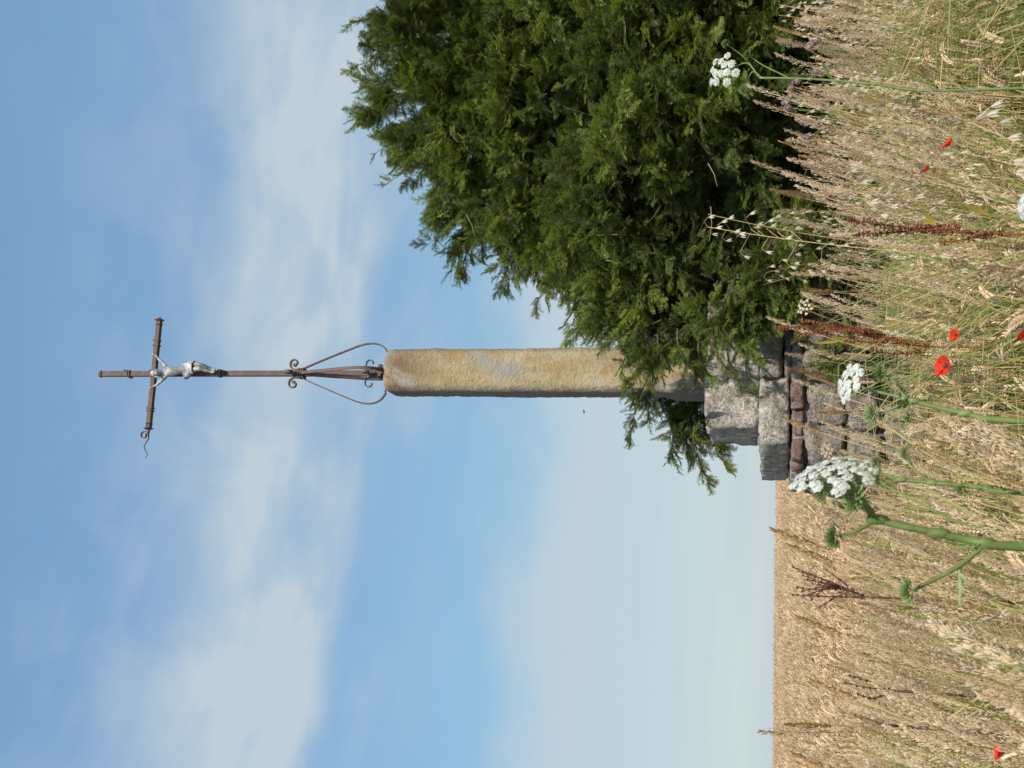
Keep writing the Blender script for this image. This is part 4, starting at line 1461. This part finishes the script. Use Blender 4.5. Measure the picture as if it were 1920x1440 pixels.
nb = len(gp)
gp += [bent_straw(500 + i) for i in range(10)]
for i in range(800):
    y = rn.uniform(2.0, 6.4)
    x = rn.uniform(-1, 1) * (0.40 * y + 0.3)
    if blocked(x, y) or in_glade(x, y): continue
    pts.append((Vector((x, y, ground(x, y))), (rn.gauss(0, .1), rn.gauss(0.05, .1), rn.gauss(0, .8)), rn.uniform(.9, 1.35), nb + rn.randrange(10)))
tag(scatter('tall_grass', gp, pts), 'tall dry seeding grass mixed through the field margin', 'grass', kind='stuff')
pts = []
for i in range(5200):
    y = rn.uniform(2.0, 6.6)
    x = rn.uniform(-1, 1) * (0.40 * y + 0.3)
    if x < 0 and rn.random() < 0.15: continue
    g_add(x, y, rn.gauss(1.12 if x > 0 else 1.08, 0.15), rn.randrange(6), 3)
for i in range(500):
    y = rn.uniform(5.3, 7.6)
    x = rn.uniform(0.2, 3.2)
    g_add(x, y, rn.gauss(1.2, 0.2), rn.randrange(6), 3)
tag(scatter('green_undergrowth', bl, pts), 'green grass blades growing between the wheat and seeding grass', 'grass', kind='stuff')

# single seeding grasses one can pick out against yew, plinth and sky
def grass_thing(kind, seed):
    rn = random.Random(seed)
    h = 1.2
    lean = Vector((rn.uniform(0.14, 0.30), rn.gauss(0, .04), 0))
    root = empty('grass_stalk', (0, 0, 0))
    a = MB()
    p = grass_stem(a, rn, h, lean, 10, 0.0017)
    a.build('stem', [MT['straw']], root)
    b = MB()
    if kind == 'plume':
        plume_on(b, rn, p, 0.17, 0.022, 150, 0, 0.0085, 0.003); m = MT['plume']
    elif kind == 'spike':
        plume_on(b, rn, p, 0.115, 0.013, 190, 0, 0.008, 0.0032, 0.1); m = MT['spike']
    elif kind == 'pale':
        plume_on(b, rn, p, 0.12, 0.020, 170, 0, 0.010, 0.004, 0.2); m = MT['oat']
    elif kind == 'oat':
        o_, _ = g_oat(seed, 1.2, 0.85)
        b = o_; m = GM
        p = [Vector((0, 0, 0)), Vector((0.15, 0, 1.2))]
        mx_ = max(o_.v, key=lambda v: v[2]); p[-1] = Vector(mx_)
    b.build('seed_head', m, root)
    return root, p[-1]


GT = {}
for k, s in (('plume', 11), ('spike', 12), ('pale', 13), ('oat', 14)):
    GT[k] = grass_thing(k, s) + ([0],)


def copy_tree(o, parent=None):
    c = o.copy()
    C.objects.link(c)
    if parent is not None: c.parent = parent
    for ch in [q for q in o.children]:
        copy_tree(ch, c)
    return c


GL = {'plume': ('thin tan grass stalk with a feathery seed plume above the wheat', 'tan feathery grass stalks'),
      'spike': ('dry grass stalk ending in a dense orange brown spike', 'brown spiked grass stalks'),
      'pale': ('grass stalk with a plump cream seed head against dark yew', 'cream grass heads'),
      'oat': ('wild oat stalk with nodding cream spikelets before the dark yew', 'wild oat stalks')}
TIPS = [(1452, 50, 5.6, 'spike', 5), (1460, 72, 5.4, 'plume', -30), (1402, 160, 5.2, 'plume', 10), (1416, 190, 5.2, 'plume', 20), (1410, 302, 5.3, 'plume', 10),
        (1446, 355, 5.0, 'spike', -35), (1456, 412, 5.6, 'pale', -60), (1500, 292, 5.0, 'spike', 60), (1466, 358, 5.6, 'plume', -50), (1455, 396, 5.8, 'plume', -70),
        (1440, 595, 4.6, 'plume', 0), (1456, 603, 5.6, 'plume', -10), (1475, 663, 5.2, 'plume', -40), (1480, 692, 4.3, 'spike', -60), (1500, 645, 5.0, 'plume', 10),
        (1502, 543, 4.5, 'spike', -70), (1503, 549, 5.5, 'plume', -75), (1512, 556, 5.0, 'plume', 15), (1490, 712, 4.6, 'plume', 10), (1512, 702, 4.6, 'spike', 0),
        (1472, 786, 4.2, 'spike', 0), (1536, 773, 4.4, 'spike', -80), (1540, 790, 4.4, 'plume', 0), (1545, 755, 4.6, 'plume', 10), (1556, 800, 4.0, 'plume', 10),
        (1446, 992, 3.2, 'spike', 0), (1478, 1022, 3.4, 'spike', 10), (1425, 1372, 3.3, 'plume', -60), (1472, 1358, 3.3, 'spike', -70), (1484, 1412, 2.6, 'spike', 20),
        (1493, 1156, 3.3, 'spike', 0), (1520, 1275, 3.2, 'spike', 10), (1465, 1395, 3.2, 'plume', 10), (1490, 1280, 3.0, 'plume', 0),
        (1320, 415, 4.4, 'oat', 20), (1432, 520, 4.6, 'oat', -160), (1455, 20, 4.8, 'oat', 10), (1490, 205, 4.4, 'oat', 0), (1560, 150, 4.0, 'oat', 10), (1620, 230, 3.6, 'oat', 20), (1640, 180, 3.4, 'oat', 0)]
WHERE = ['farthest right of all, laid against dark yew', 'just left of the rightmost spiked stalk', 'rising beside the white umbel in front of the yew', 'just left of the thistle heads and white umbel stem',
         'standing alone over dark yew between thistle and wild oats', 'short curved, left of the open oat spray', 'before dark yew just below the wild oat spray', 'upright, between thistle and long red dock spire',
         'bowed, crossing the stalk nearest the single red dock spire', 'slim, touching the cream head under the yew',
         'longest one, arching from above the red dock over the plinth slab', 'directly above the tip of the red dock by the plinth', 'pale one crossing the slab joint just left of the red dock', 'thickest one, lying across the right half of the plinth', 'thin one between red dock and central white head',
         'leaning right against dark yew beside the faded lacy umbel', 'partly behind the faded lacy umbel above the dock', 'just left of the faded lacy umbel, before dark stones', 'before the brick course, above the central white head', 'just left of the central white head before the stones',
         'pinkish, crossing the broken slab near its lower edge', 'upright below the broken slab, left of central white head', 'before the bricks halfway between the two white heads', 'sloping below the slipped slab corner', 'beside the largest white flower head, before the plinth base',
         'breaking the skyline just left of the plinth', 'below the skyline between plinth and branching brown dock', 'tallest one against the sky at the far left', 'dark one beside the tallest skyline stalk at left', 'closest to the left edge, below the skyline',
         'slanting just left of the branching brown dock', 'above the low sunken brown dock', 'next to the small russet dock under the skyline', 'thin one midway between sunken dock and skyline',
         'large open spray reaching highest over the yew', 'drooping by itself just right of the faded lacy umbel', 'at the right edge beside the rightmost spiked stalk', 'hanging among the thistle heads', 'below the thistle at the right side', 'close to the camera under the thistle, right of the small poppy', 'low in the green grass straight below the tall umbellifer']
KW = {'plume': 'tan feathery grass stalk', 'spike': 'orange brown spiked grass stalk', 'pale': 'plump cream grass head', 'oat': 'wild oat stalk'}
for (xi, yi, D, k, rzz), wh_ in zip(TIPS, WHERE):
    root, tip, cnt = GT[k]
    o = root if cnt[0] == 0 else copy_tree(root)
    cnt[0] += 1
    tw = P(xi, yi, D)
    s = (tw.z - ground(tw.x, tw.y)) / tip.z
    off = Matrix.Rotation(R(rzz), 3, 'Z') @ (tip * s)
    o.location = (tw.x - off.x, tw.y - off.y, tw.z - off.z)
    o.scale = (s, s, s)
    o.rotation_euler = (0, 0, R(rzz))
    tag(o, KW[k] + ' ' + wh_, 'grass stalk', GL[k][1])

# ------------------------------------------------------------------ umbellifers
def umbel(wh, gr, c, nrm, Rd, n, rn, stem_from, fl=20, fsize=0.0035, gap=1.0):
    nrm, u, v = frame_of(nrm)
    for i in range(n):
        f = (i + 0.5) / n
        rr = math.sqrt(f) * Rd
        a = i * 2.39996 + rn.gauss(0, .1)
        cc = c + (u * math.cos(a) + v * math.sin(a)) * rr + nrm * (-0.32 * rr * rr / Rd + rn.gauss(0, .02) * Rd)
        gr.tube([stem_from, stem_from.lerp(cc, .5) - nrm * 0.0 + (cc - c) * 0.08, cc - nrm * 0.003], [0.0012, 0.0009, 0.0007], 4, 0, cap=False)
        ur = Rd * 0.78 / math.sqrt(n) * gap * rn.uniform(.8, 1.12)
        un = (nrm + (cc - c) / Rd * 0.45).normalized()
        _, uu, vv = frame_of(un)
        gr.ball(cc - un * ur * 0.3, ur * 0.34, n=6, rings=4, sc3=(1, 1, .6), axis=un)
        for j in range(fl):
            g_ = (j + .5) / fl
            r2 = math.sqrt(g_) * ur
            b = j * 2.39996 + i
            pc = cc + (uu * math.cos(b) + vv * math.sin(b)) * r2 * rn.uniform(.9, 1.1) + un * (0.30 * ur * (1 - g_) + rn.gauss(0, .0009))
            gr.tube([cc - un * ur * .5, pc], .00025, 3, 0, cap=False)
            fn_ = (un + (pc - cc) / ur * 0.5 + Vector((rn.gauss(0, .15), rn.gauss(0, .15), rn.gauss(0, .15)))).normalized()
            _, fu, fv_ = frame_of(fn_)
            ph = rn.uniform(0, 6.28)
            fs_ = fsize * (0.8 + 0.5 * g_)
            for k in range(5):
                aa = ph + k * 1.2566
                dr = fu * math.cos(aa) + fv_ * math.sin(aa)
                sd = fn_.cross(dr)
                wh.add([pc, pc + dr * fs_ * .7 + sd * fs_ * .42 + fn_ * .0004, pc + dr * fs_ * 1.05, pc + dr * fs_ * .7 - sd * fs_ * .42 + fn_ * .0004], [(0, 1, 2, 3)])


def bud(gr, c, nrm, r, rn, n=60, mi=0):
    nrm, u, v = frame_of(nrm)
    r = r * 1.35
    for i in range(n):
        a = i * 2.39996
        f = (i + .5) / n
        d = (nrm * (1 - f * 1.0) + (u * math.cos(a) + v * math.sin(a)) * math.sqrt(f)).normalized()
        gr.kernel(c + d * r * .4, d, r * rn.uniform(.5, .9), r * 0.24, mi, n=4)
    for i in range(8):
        a = i * 0.785
        gr.leaf(c - nrm * r * 0.1, (u * math.cos(a) + v * math.sin(a)) - nrm * .5, nrm, r * 1.1, r * .16, mi)


def smooth_path(pts, n=5):
    out = []
    m_ = len(pts)
    for i in range(m_ - 1):
        p0, p1, p2, p3 = pts[max(i - 1, 0)], pts[i], pts[i + 1], pts[min(i + 2, m_ - 1)]
        for k in range(n):
            t = k / n
            out.append(0.5 * ((2 * p1) + (p2 - p0) * t + (2 * p0 - 5 * p1 + 4 * p2 - p3) * t * t + (3 * p1 - p0 - 3 * p2 + p3) * t ** 3))
    out.append(pts[-1])
    return out


def stem_to(gr, pts, r0, r1, n=8):
    q = smooth_path(pts)
    rib = 0.13 if n == 8 else 0.0
    gr.tube(q, [(r0 + (r1 - r0) * i / (len(q) - 1)) * (1 + 0.05 * math.sin(i * 1.7)) for i in range(len(q))], 22 if rib else n, rib=rib)
    return q


def px_path(lst):
    return [P(*a) for a in lst]


def pinnate(lf, p, d, L, rn, n=7):
    """deeply cut leaf"""
    d, u, v = frame_of(d)
    side = u if abs(u.z) < abs(v.z) else v
    nr_ = d.cross(side)
    lf.tube([p, p + d * L * .5, p + d * L * .95], [.0016, .0012, .0006], 4)
    for i in range(n):
        t = 0.2 + .8 * i / n
        for s in (-1, 1):
            q = p + d * L * t
            dr = d * .7 + side * s + nr_ * rn.gauss(0, .2)
            ll = L * .42 * (1 - t * .55)
            lf.leaf(q, dr, nr_, ll, ll * .5, 0, 0, ll * .15, 3)
            for k in range(2):
                lf.leaf(q + dr.normalized() * ll * (.3 + .3 * k), dr + d * .6 * (1 if k else -.8), nr_, ll * .5, ll * .22, 0, 0, 0, 2)


def hogweed(name, label, D, main, r0, r1, umbels, buds, leaves, group=None):
    rn = random.Random(sum(main[0][:2]) if main else 1)
    pts = px_path([(a, b, D) for a, b in main])
    p0 = pts[0]
    base = Vector((p0.x - 0.05 * (1 if D < 2 else 0.3), p0.y + 0.03, ground(p0.x, p0.y)))
    pts = [base, base.lerp(p0, 0.5) + Vector((0.0, 0, 0))] + pts
    root = empty(name, base)
    tag(root, label, 'wild flower', group)
    st = MB()
    q = stem_to(st, pts, r0 * 1.15, r1)
    for p in pts[3:-1]:
        st.ball(p, r0 * 1.12, n=8, rings=5, sc3=(1, 1, 2.2))
    for (path, ra, rb) in [(u_[0], u_[1], u_[2]) for u_ in umbels] + [(b_[0], b_[1], b_[2]) for b_ in buds]:
        if len(path) > 1:
            stem_to(st, [P(a, b, D + (c if c else 0)) for a, b, c in path], ra, rb, 6)
    st.build('stem', MT['green'], root, base, True)
    for (path, ra, rb, c, nrm, Rd, n, fl, fs_) in umbels:
        wh, gr = MB(), MB()
        a, b, dz = path[-1]
        sf = P(a, b, D + dz)
        cc = P(c[0], c[1], D + c[2])
        umbel(wh, gr, cc, Vector(nrm), Rd, n, rn, sf, fl, fs_)
        uo = gr.build('umbel', MT['green'], root, base)
        wh.build('florets', MT['white'], uo, base)
    for (path, ra, rb, r, nrm) in buds:
        gr = MB()
        a, b, dz = path[-1]
        bud(gr, P(a, b, D + dz), Vector(nrm), r, rn)
        gr.build('bud', MT['green'], root, base)
    for (a, b, dz, d, L) in leaves:
        lf = MB()
        pinnate(lf, P(a, b, D + dz), Vector(d), L, rn)
        lf.build('leaf', MT['green'], root, base)
    return root


# the big one close to the camera: thick stem, tilted white head
hogweed('umbellifer', 'thick stemmed green umbellifer with the largest white flower head, near the camera', 1.40,
        [(1925, 1026), (1847, 1018), (1760, 1000), (1645, 974), (1628, 950)], 0.0060, 0.0036,
        [([(1628, 950, 0), (1606, 925, 0.0), (1588, 912, 0)], .0036, .0026, (1560, 872, 0.0), (0.93, -0.30, 0.22), 0.050, 38, 28, .0018)],
        [([(1628, 950, 0), (1590, 938, .01), (1548, 926, .0)], .0026, .002, .010, (0, 0, 1)),
         ([(1640, 975, 0), (1605, 996, 0), (1570, 1006, 0)], .0028, .0022, .011, (-.3, 0, 1)),
         ([(1847, 1018, 0), (1800, 1060, 0), (1710, 1108, 0)], .0040, .0022, .012, (-.2, 0, 1)),
         ([(1645, 974, 0), (1630, 960, -.01), (1608, 938, -.02)], .0026, .002, .014, (.4, -.3, .7))],
        [(1800, 1060, 0, (-.9, .1, .0), .05), (1848, 1018, 0, (-.2, -.1, 1), .03), (1648, 975, 0, (.5, -.4, .5), .03)])
hogweed('umbellifer', 'slender umbellifer with small green buds standing right of the thickest stem', 1.75,
        [(1925, 925), (1850, 915), (1747, 905), (1690, 899), (1657, 890)], 0.0042, 0.0026, [],
        [([(1657, 890, 0), (1645, 872, 0)], .0020, .0015, .009, (.2, 0, 1)), ([(1747, 905, 0), (1715, 880, 0), (1700, 850, 0)], .0018, .0014, .008, (.3, 0, 1)),
         ([(1850, 915, 0), (1820, 925, 0), (1805, 918, 0)], .0018, .0014, .008, (0, 0, 1)), ([(1690, 899, 0), (1668, 905, 0), (1650, 899, 0)], .0018, .0014, .008, (-.1, 0, 1))],
        [(1925, 925, 0, (.2, .1, 1), .05), (1715, 880, 0, (.6, .1, .5), .035)])
hogweed('umbellifer', 'green umbellifer with one small tilted white head below the middle of the plinth', 2.15,
        [(1925, 790), (1810, 775), (1712, 752), (1690, 745)], 0.0060, 0.0036,
        [([(1690, 745, 0), (1640, 733, 0), (1606, 722, 0)], .0030, .0022, (1583, 714, 0), (0.25, -0.35, 0.85), 0.037, 20, 24, .0027)],
        [([(1700, 750, 0), (1670, 768, 0), (1642, 776, 0)], .0028, .0020, .016, (-.1, 0, 1)), ([(1712, 752, 0), (1700, 768, -.02), (1704, 782, 0)], .002, .0016, .008, (-1, 0, .3)),
         ([(1700, 748, 0), (1675, 715, 0), (1655, 700, 0)], .0022, .0014, .014, (.2, 0, 1))],
        [(1705, 750, 0, (.7, -.2, .5), .05), (1712, 752, 0, (-.2, -.4, .7), .035), (1660, 700, 0, (.3, 0, 1), .03)])
hogweed('umbellifer', 'tall umbellifer whose round white clusters stand out against the dark yew', 3.3,
        [(1760, 170), (1640, 158), (1520, 148), (1424, 146)], 0.0042, 0.0026,
        [([(1424, 146, 0), (1400, 118, 0), (1370, 132, 0)], .0022, .0016, (1350, 131, 0), (0.10, -0.80, 0.60), 0.052, 13, 30, .0027),
         ],
        [([(1430, 147, 0), (1410, 135, 0), (1397, 168, .02)], .0016, .0012, .014, (-.3, -.4, 1)), ([(1424, 146, 0), (1400, 112, .02), (1362, 82, 0)], .0018, .0012, .010, (.2, 0, 1)),
         ([(1480, 146, 0), (1430, 122, 0), (1405, 104, 0)], .0020, .0014, .013, (.3, -.2, 1))],
        [(1560, 150, 0, (.8, 0, .4), .06)])
hogweed('umbellifer', 'umbellifer with a flat white head cut by the picture edge below the yew', 1.7,
        [(1990, 400), (1950, 392)], 0.004, 0.003,
        [([(1950, 392, 0), (1932, 388, 0)], .0026, .002, (1916, 386, 0), (0.05, -0.25, 1.0), 0.019, 16, 18, .003)], [], [])
for (xi, yi, D, r, nn, lab) in ((1550, 846, 4.3, .020, 11, 'small faded lacy umbel just beside the largest white flower head'), (1506, 576, 5.3, .028, 13, 'small faded lacy umbel above the red dock before dark yew')):
    wh, gr = MB(), MB()
    c = P(xi, yi, D)
    base = Vector((c.x - 0.05, c.y, ground(c.x, c.y)))
    root = empty('faded_umbel', base)
    tag(root, lab, 'wild flower')
    rn = random.Random(xi)
    sf = c + Vector((-.01, .02, -.035))
    stem_to(gr, [base, base.lerp(sf, .5), sf], .002, .0012, 5)
    umbel(wh, gr, c, Vector((.1, -.8, .5)), r * 1.4, nn, rn, sf, 9, .0028, 0.7)
    gr.build('stem', MT['green'], root, base)
    wh.build('florets', MT['plume'], root, base)

# ------------------------------------------------------------------ poppies
def make_poppy():
    root = empty('poppy', (0, 0, 0))
    rn = random.Random(3)
    st = MB()
    st.tube(smooth_path([Vector((0, 0, -0.7)), Vector((0.02, 0, -.35)), Vector((0.0, 0, -0.02)), Vector((0, 0, 0))]), 0.0014, 4)
    st.build('stem', MT['blade'], root)
    for k in range(4):
        mb = MB()
        a0 = k * math.pi / 2 + .3
        vs, fs = [], []
        nu, nv = 8, 6
        for j in range(nv + 1):
            t = j / nv
            for i in range(nu + 1):
                s = i / nu - .5
                a = a0 + s * 2.1 * (0.45 + .55 * t)
                r = 0.034 * t * (1 - 0.25 * abs(s * 2) ** 3)
                z = 0.022 * t ** 1.4 + 0.003 * math.sin(i * 2.3 + k) * t + (0.003 if k % 2 else 0)
                vs.append((r * math.cos(a), r * math.sin(a), z))
        for j in range(nv):
            for i in range(nu):
                q = j * (nu + 1) + i
                fs.append((q, q + 1, q + nu + 2, q + nu + 1))
        mb.add(vs, fs)
        mb.build('petal', MT['poppy'], root, smooth=True)
    mb = MB()
    mb.ball(Vector((0, 0, .008)), .006, n=8, rings=5, sc3=(1, 1, 1.3))
    for k in range(16):
        a = k * .39
        mb.tube([(0.004 * math.cos(a), .004 * math.sin(a), .004), (.011 * math.cos(a), .011 * math.sin(a), .013)], .0008, 3)
    mb.build('flower_centre', MT['black'], root)
    return root


pop = make_poppy()
PL = [(1769, 686, 3.4, .82, 'largest scarlet poppy open in the wheat right of the centre white head', (-.9, .1)),
      (1787, 629, 3.2, .5, 'small scarlet poppy beside the largest one, in wheat below the red dock', (-.7, -.3)),
      (1756, 702, 3.45, .36, 'tiny scarlet poppy just above the largest poppy', (-.5, .4)),
      (1731, 321, 2.9, .42, 'scarlet poppy among wild oats below the dark yew', (-.8, .5)),
      (1773, 274, 2.9, .5, 'red poppy partly hidden by straw under the thistle heads', (-.8, -.5)),
      (1913, 632, 2.3, .42, 'pale red poppy at the very bottom edge of the wheat', (-.5, .3)),
      (1871, 1411, 2.1, .52, 'orange red poppy seen side on, alone at the far left', (.1, -.25))]
for i, (xi, yi, D, s, lab, tl) in enumerate(PL):
    o = pop if i == 0 else copy_tree(pop)
    o.location = P(xi, yi, D) - Vector((0, 0.0, 0.01))
    o.scale = (s, s, s)
    o.rotation_euler = (-tl[0] * -1.0 if False else 0.0, 0, 0)
    # flower tilts towards the light; the stem is a child and hangs straight enough
    o.rotation_euler = (-(tl[0]) * -0.0 + (0.75 if i < 6 else 0.15), tl[1] * 0.6, i * 0.4)
    tag(o, lab, 'poppy', 'poppies in the wheat')

# ------------------------------------------------------------------ docks
def dock(name, label, D, spires, seedmat, base_px, rn, dens=1.0, leafmat='gold', leaves=()):
    ks = 1.0 if seedmat == 'dock_red' else 0.62
    b = P(*base_px, D)
    base = Vector((b.x, b.y, ground(b.x, b.y)))
    root = empty(name, base)
    tag(root, label, 'dock plant')
    st = MB()
    joint = P(spires[0][0][0], spires[0][0][1], D)
    stem_to(st, [base, base.lerp(joint, .5), joint], .005, .0038, 6)
    for k, (a, e, w_) in enumerate(spires):
        A, E = P(a[0], a[1], D + rn.gauss(0, .02)), P(e[0], e[1], D + rn.gauss(0, .04))
        q = smooth_path([A, A.lerp(E, .5) + Vector((rn.gauss(0, .008), 0, 0)), E])
        st.tube(q, [.003 * (1 - .7 * i / (len(q) - 1)) for i in range(len(q))], 5)
        sd = MB()
        L = (E - A).length
        n = int(L / 0.012 * dens)
        for i in range(n):
            t = (i + .5) / n
            kk = min(len(q) - 2, int(t * (len(q) - 1)))
            p = q[kk].lerp(q[kk + 1], t * (len(q) - 1) - kk)
            ww = w_ * (1 - .55 * t)
            for j in range(17):
                v = Vector((rn.gauss(0, 1), rn.gauss(0, 1), rn.gauss(0, .5))).normalized() * ww * rn.random() ** .6
                d = Vector((rn.gauss(0, 1), rn.gauss(0, 1), rn.gauss(0, 1)))
                sd.kernel(p + v, d, .0070 * ks, .0060 * ks, 0, n=3)
        sd.build('seed_spire', MT[seedmat], root, base)
    st.build('stem', MT['dock_red' if seedmat == 'dock_red' else 'dock_brown'], root, base)
    for (a, b_, d, L, W) in leaves:
        lf = MB()
        lf.leaf(P(a, b_, D), Vector(d), Vector((0, -1, .2)), L, W, 0, 0, L * .1, 5)
        lf.build('leaf', MT[leafmat], root, base)
    return root


rn = random.Random(12)
dock('dock', 'rust red dock with dense seed spires in front of the plinth', 4.0,
     [((1740, 650), (1600, 618), .016), ((1640, 620), (1453, 614), .016), ((1740, 650), (1580, 640), .022), ((1660, 630), (1500, 600), .015), ((1730, 660), (1630, 655), .018), ((1620, 622), (1490, 632), .014), ((1700, 640), (1560, 606), .014)],
     'dock_red', (1900, 660), rn, 1.0, 'gold', [(1660, 612, (.3, 0, -1), .06, .012), (1600, 640, (.2, 0, .8), .10, .010), (1570, 640, (-.1, 0, 1), .08, .009)])
dock('dock', 'long single rust red dock spire rising below the yew among oats', 3.0,
     [((1880, 440), (1700, 428), .012), ((1780, 430), (1590, 412), .020), ((1800, 425), (1600, 440), .013), ((1860, 440), (1760, 455), .012)],
     'dock_red', (1960, 440), rn, 0.9, 'gold', [(1860, 405, (.5, 0, 1), .09, .012), (1755, 418, (.2, 0, 1), .045, .012), (1748, 412, (.5, 0, .6), .035, .010)])
dock('dock', 'dark brown branching dock silhouetted on the open wheat', 3.4,
     [((1640, 1120), (1482, 1115), .007)] + [((1620 - 8 * k, 1118 - 3 * k), (1484 + 9 * (k % 5) + 8 * (k // 5), 1062 + 8 * k), .006) for k in range(9)] + [((1600, 1105), (1535, 1140), .006), ((1590, 1100), (1545, 1066), .006)],
     'dock_brown', (1800, 1125), rn, 0.7)
dock('dock', 'low brown dock half sunk in grass between the branching dock and poppy', 3.2,
     [((1670, 1295), (1590, 1266), .007), ((1670, 1295), (1582, 1280), .007), ((1665, 1300), (1605, 1300), .007)],
     'dock_brown', (1850, 1310), rn, 0.8)
dock('dock', 'small russet dock head leaning beyond the lone side-on poppy', 2.8,
     [((1660, 1360), (1600, 1342), .008)],
     'dock_brown', (1850, 1380), rn, 0.8)

# ------------------------------------------------------------------ thistle
tD = 4.6
heads = [(1482, 182, 0), (1476, 192, 1), (1480, 202, 1), (1489, 206, 0), (1500, 188, 0), (1498, 222, 0), (1512, 230, 1), (1520, 255, 1), (1516, 258, 1), (1536, 58, 0), (1535, 75, 0), (1524, 80, 0), (1518, 88, 0),
         (1532, 135, 0), (1538, 137, 0), (1496, 152, 1), (1485, 165, 0), (1540, 198, 0), (1556, 122, 0), (1622, 132, 0)]
b = P(1850, 170, tD)
base = Vector((b.x, b.y, ground(b.x, b.y)))
th = empty('thistle', base)
tag(th, 'creeping thistle with many small mauve and brown heads before the yew', 'thistle')
rn = random.Random(8)
st = MB()
j1 = P(1650, 165, tD)
stem_to(st, [base, base.lerp(j1, .5), j1], .005, .004, 6)
j2 = [P(1590, 175, tD), P(1590, 110, tD), P(1570, 215, tD)]
for j in j2:
    stem_to(st, [j1, j1.lerp(j, .5) + Vector((0, .01, -.01)), j], .003, .0022, 5)
for i, (a, b_, pf) in enumerate(heads):
    p = P(a, b_, tD + rn.gauss(0, .03))
    j = min(j2, key=lambda q: (q - p).length + (0 if q.z < p.z else 1))
    stem_to(st, [j, j.lerp(p, .5) + Vector((0, 0, -.012)), p], .0016, .0011, 4)
    h_ = MB()
    h_.ball(p, .0088, n=8, rings=6, sc3=(1, 1, 1.25))
    for k in range(80):
        d = Vector((rn.gauss(0, 1), rn.gauss(0, 1), rn.gauss(0, .8))).normalized()
        h_.kernel(p + d * .007, d + Zax * .7, .0095, .0028, 0, n=3)
    ho = h_.build('flower_head', MT['thistle'], th, base, True)
    t_ = MB()
    for k in range(26 if pf else 14):
        d = Vector((rn.gauss(0, .4), rn.gauss(0, .4), 1)).normalized()
        t_.leaf(p + Zax * .008, d + Vector((rn.gauss(0, .3), rn.gauss(0, .3), 0)), Vector((rn.gauss(0, 1), rn.gauss(0, 1), 0)), .019 if pf else .010, .003)
    t_.build('florets', MT['purple'] if pf else MT['thistle'], ho, base)
for k in range(14):
    t = rn.uniform(.25, 1)
    p = base.lerp(j1, t)
    a = rn.uniform(0, 6.28)
    lf = MB()
    pinnate(lf, p, Vector((math.cos(a), math.sin(a), .7)), rn.uniform(.08, .14), rn, 5)
    lf.build('leaf', MT['green'], th, base)
st.build('stem', MT['green'], th, base)

# ------------------------------------------------------------------ bird, a speck in the sky left of the pillar
bp_ = P(1095, 772, 60.0)
br = empty('bird', bp_)
tag(br, 'tiny dark bird in flight, a speck in the sky beside the pillar', 'bird')
mb = MB()
mb.ball(Vector((0, 0, 0)), .05, n=8, rings=6, sc3=(1.9, .8, .8))
mb.ball(Vector((.1, 0, .02)), .028, n=6, rings=5)
mb.kernel(Vector((.12, 0, .02)), Vector((1, 0, 0)), .03, .012)
mb.leaf(Vector((-.07, 0, 0)), Vector((-1, 0, 0)), Zax, .09, .05)
mb.build('body', MT['black'], br, smooth=True)
for s in (-1, 1):
    mb = MB()
    mb.leaf(Vector((.02, 0, .01)), Vector((-.2, s, .45)), Vector((1, 0, .2)), .17, .07, 0, 0, -.02, 4)
    mb.build('wing', MT['black'], br)
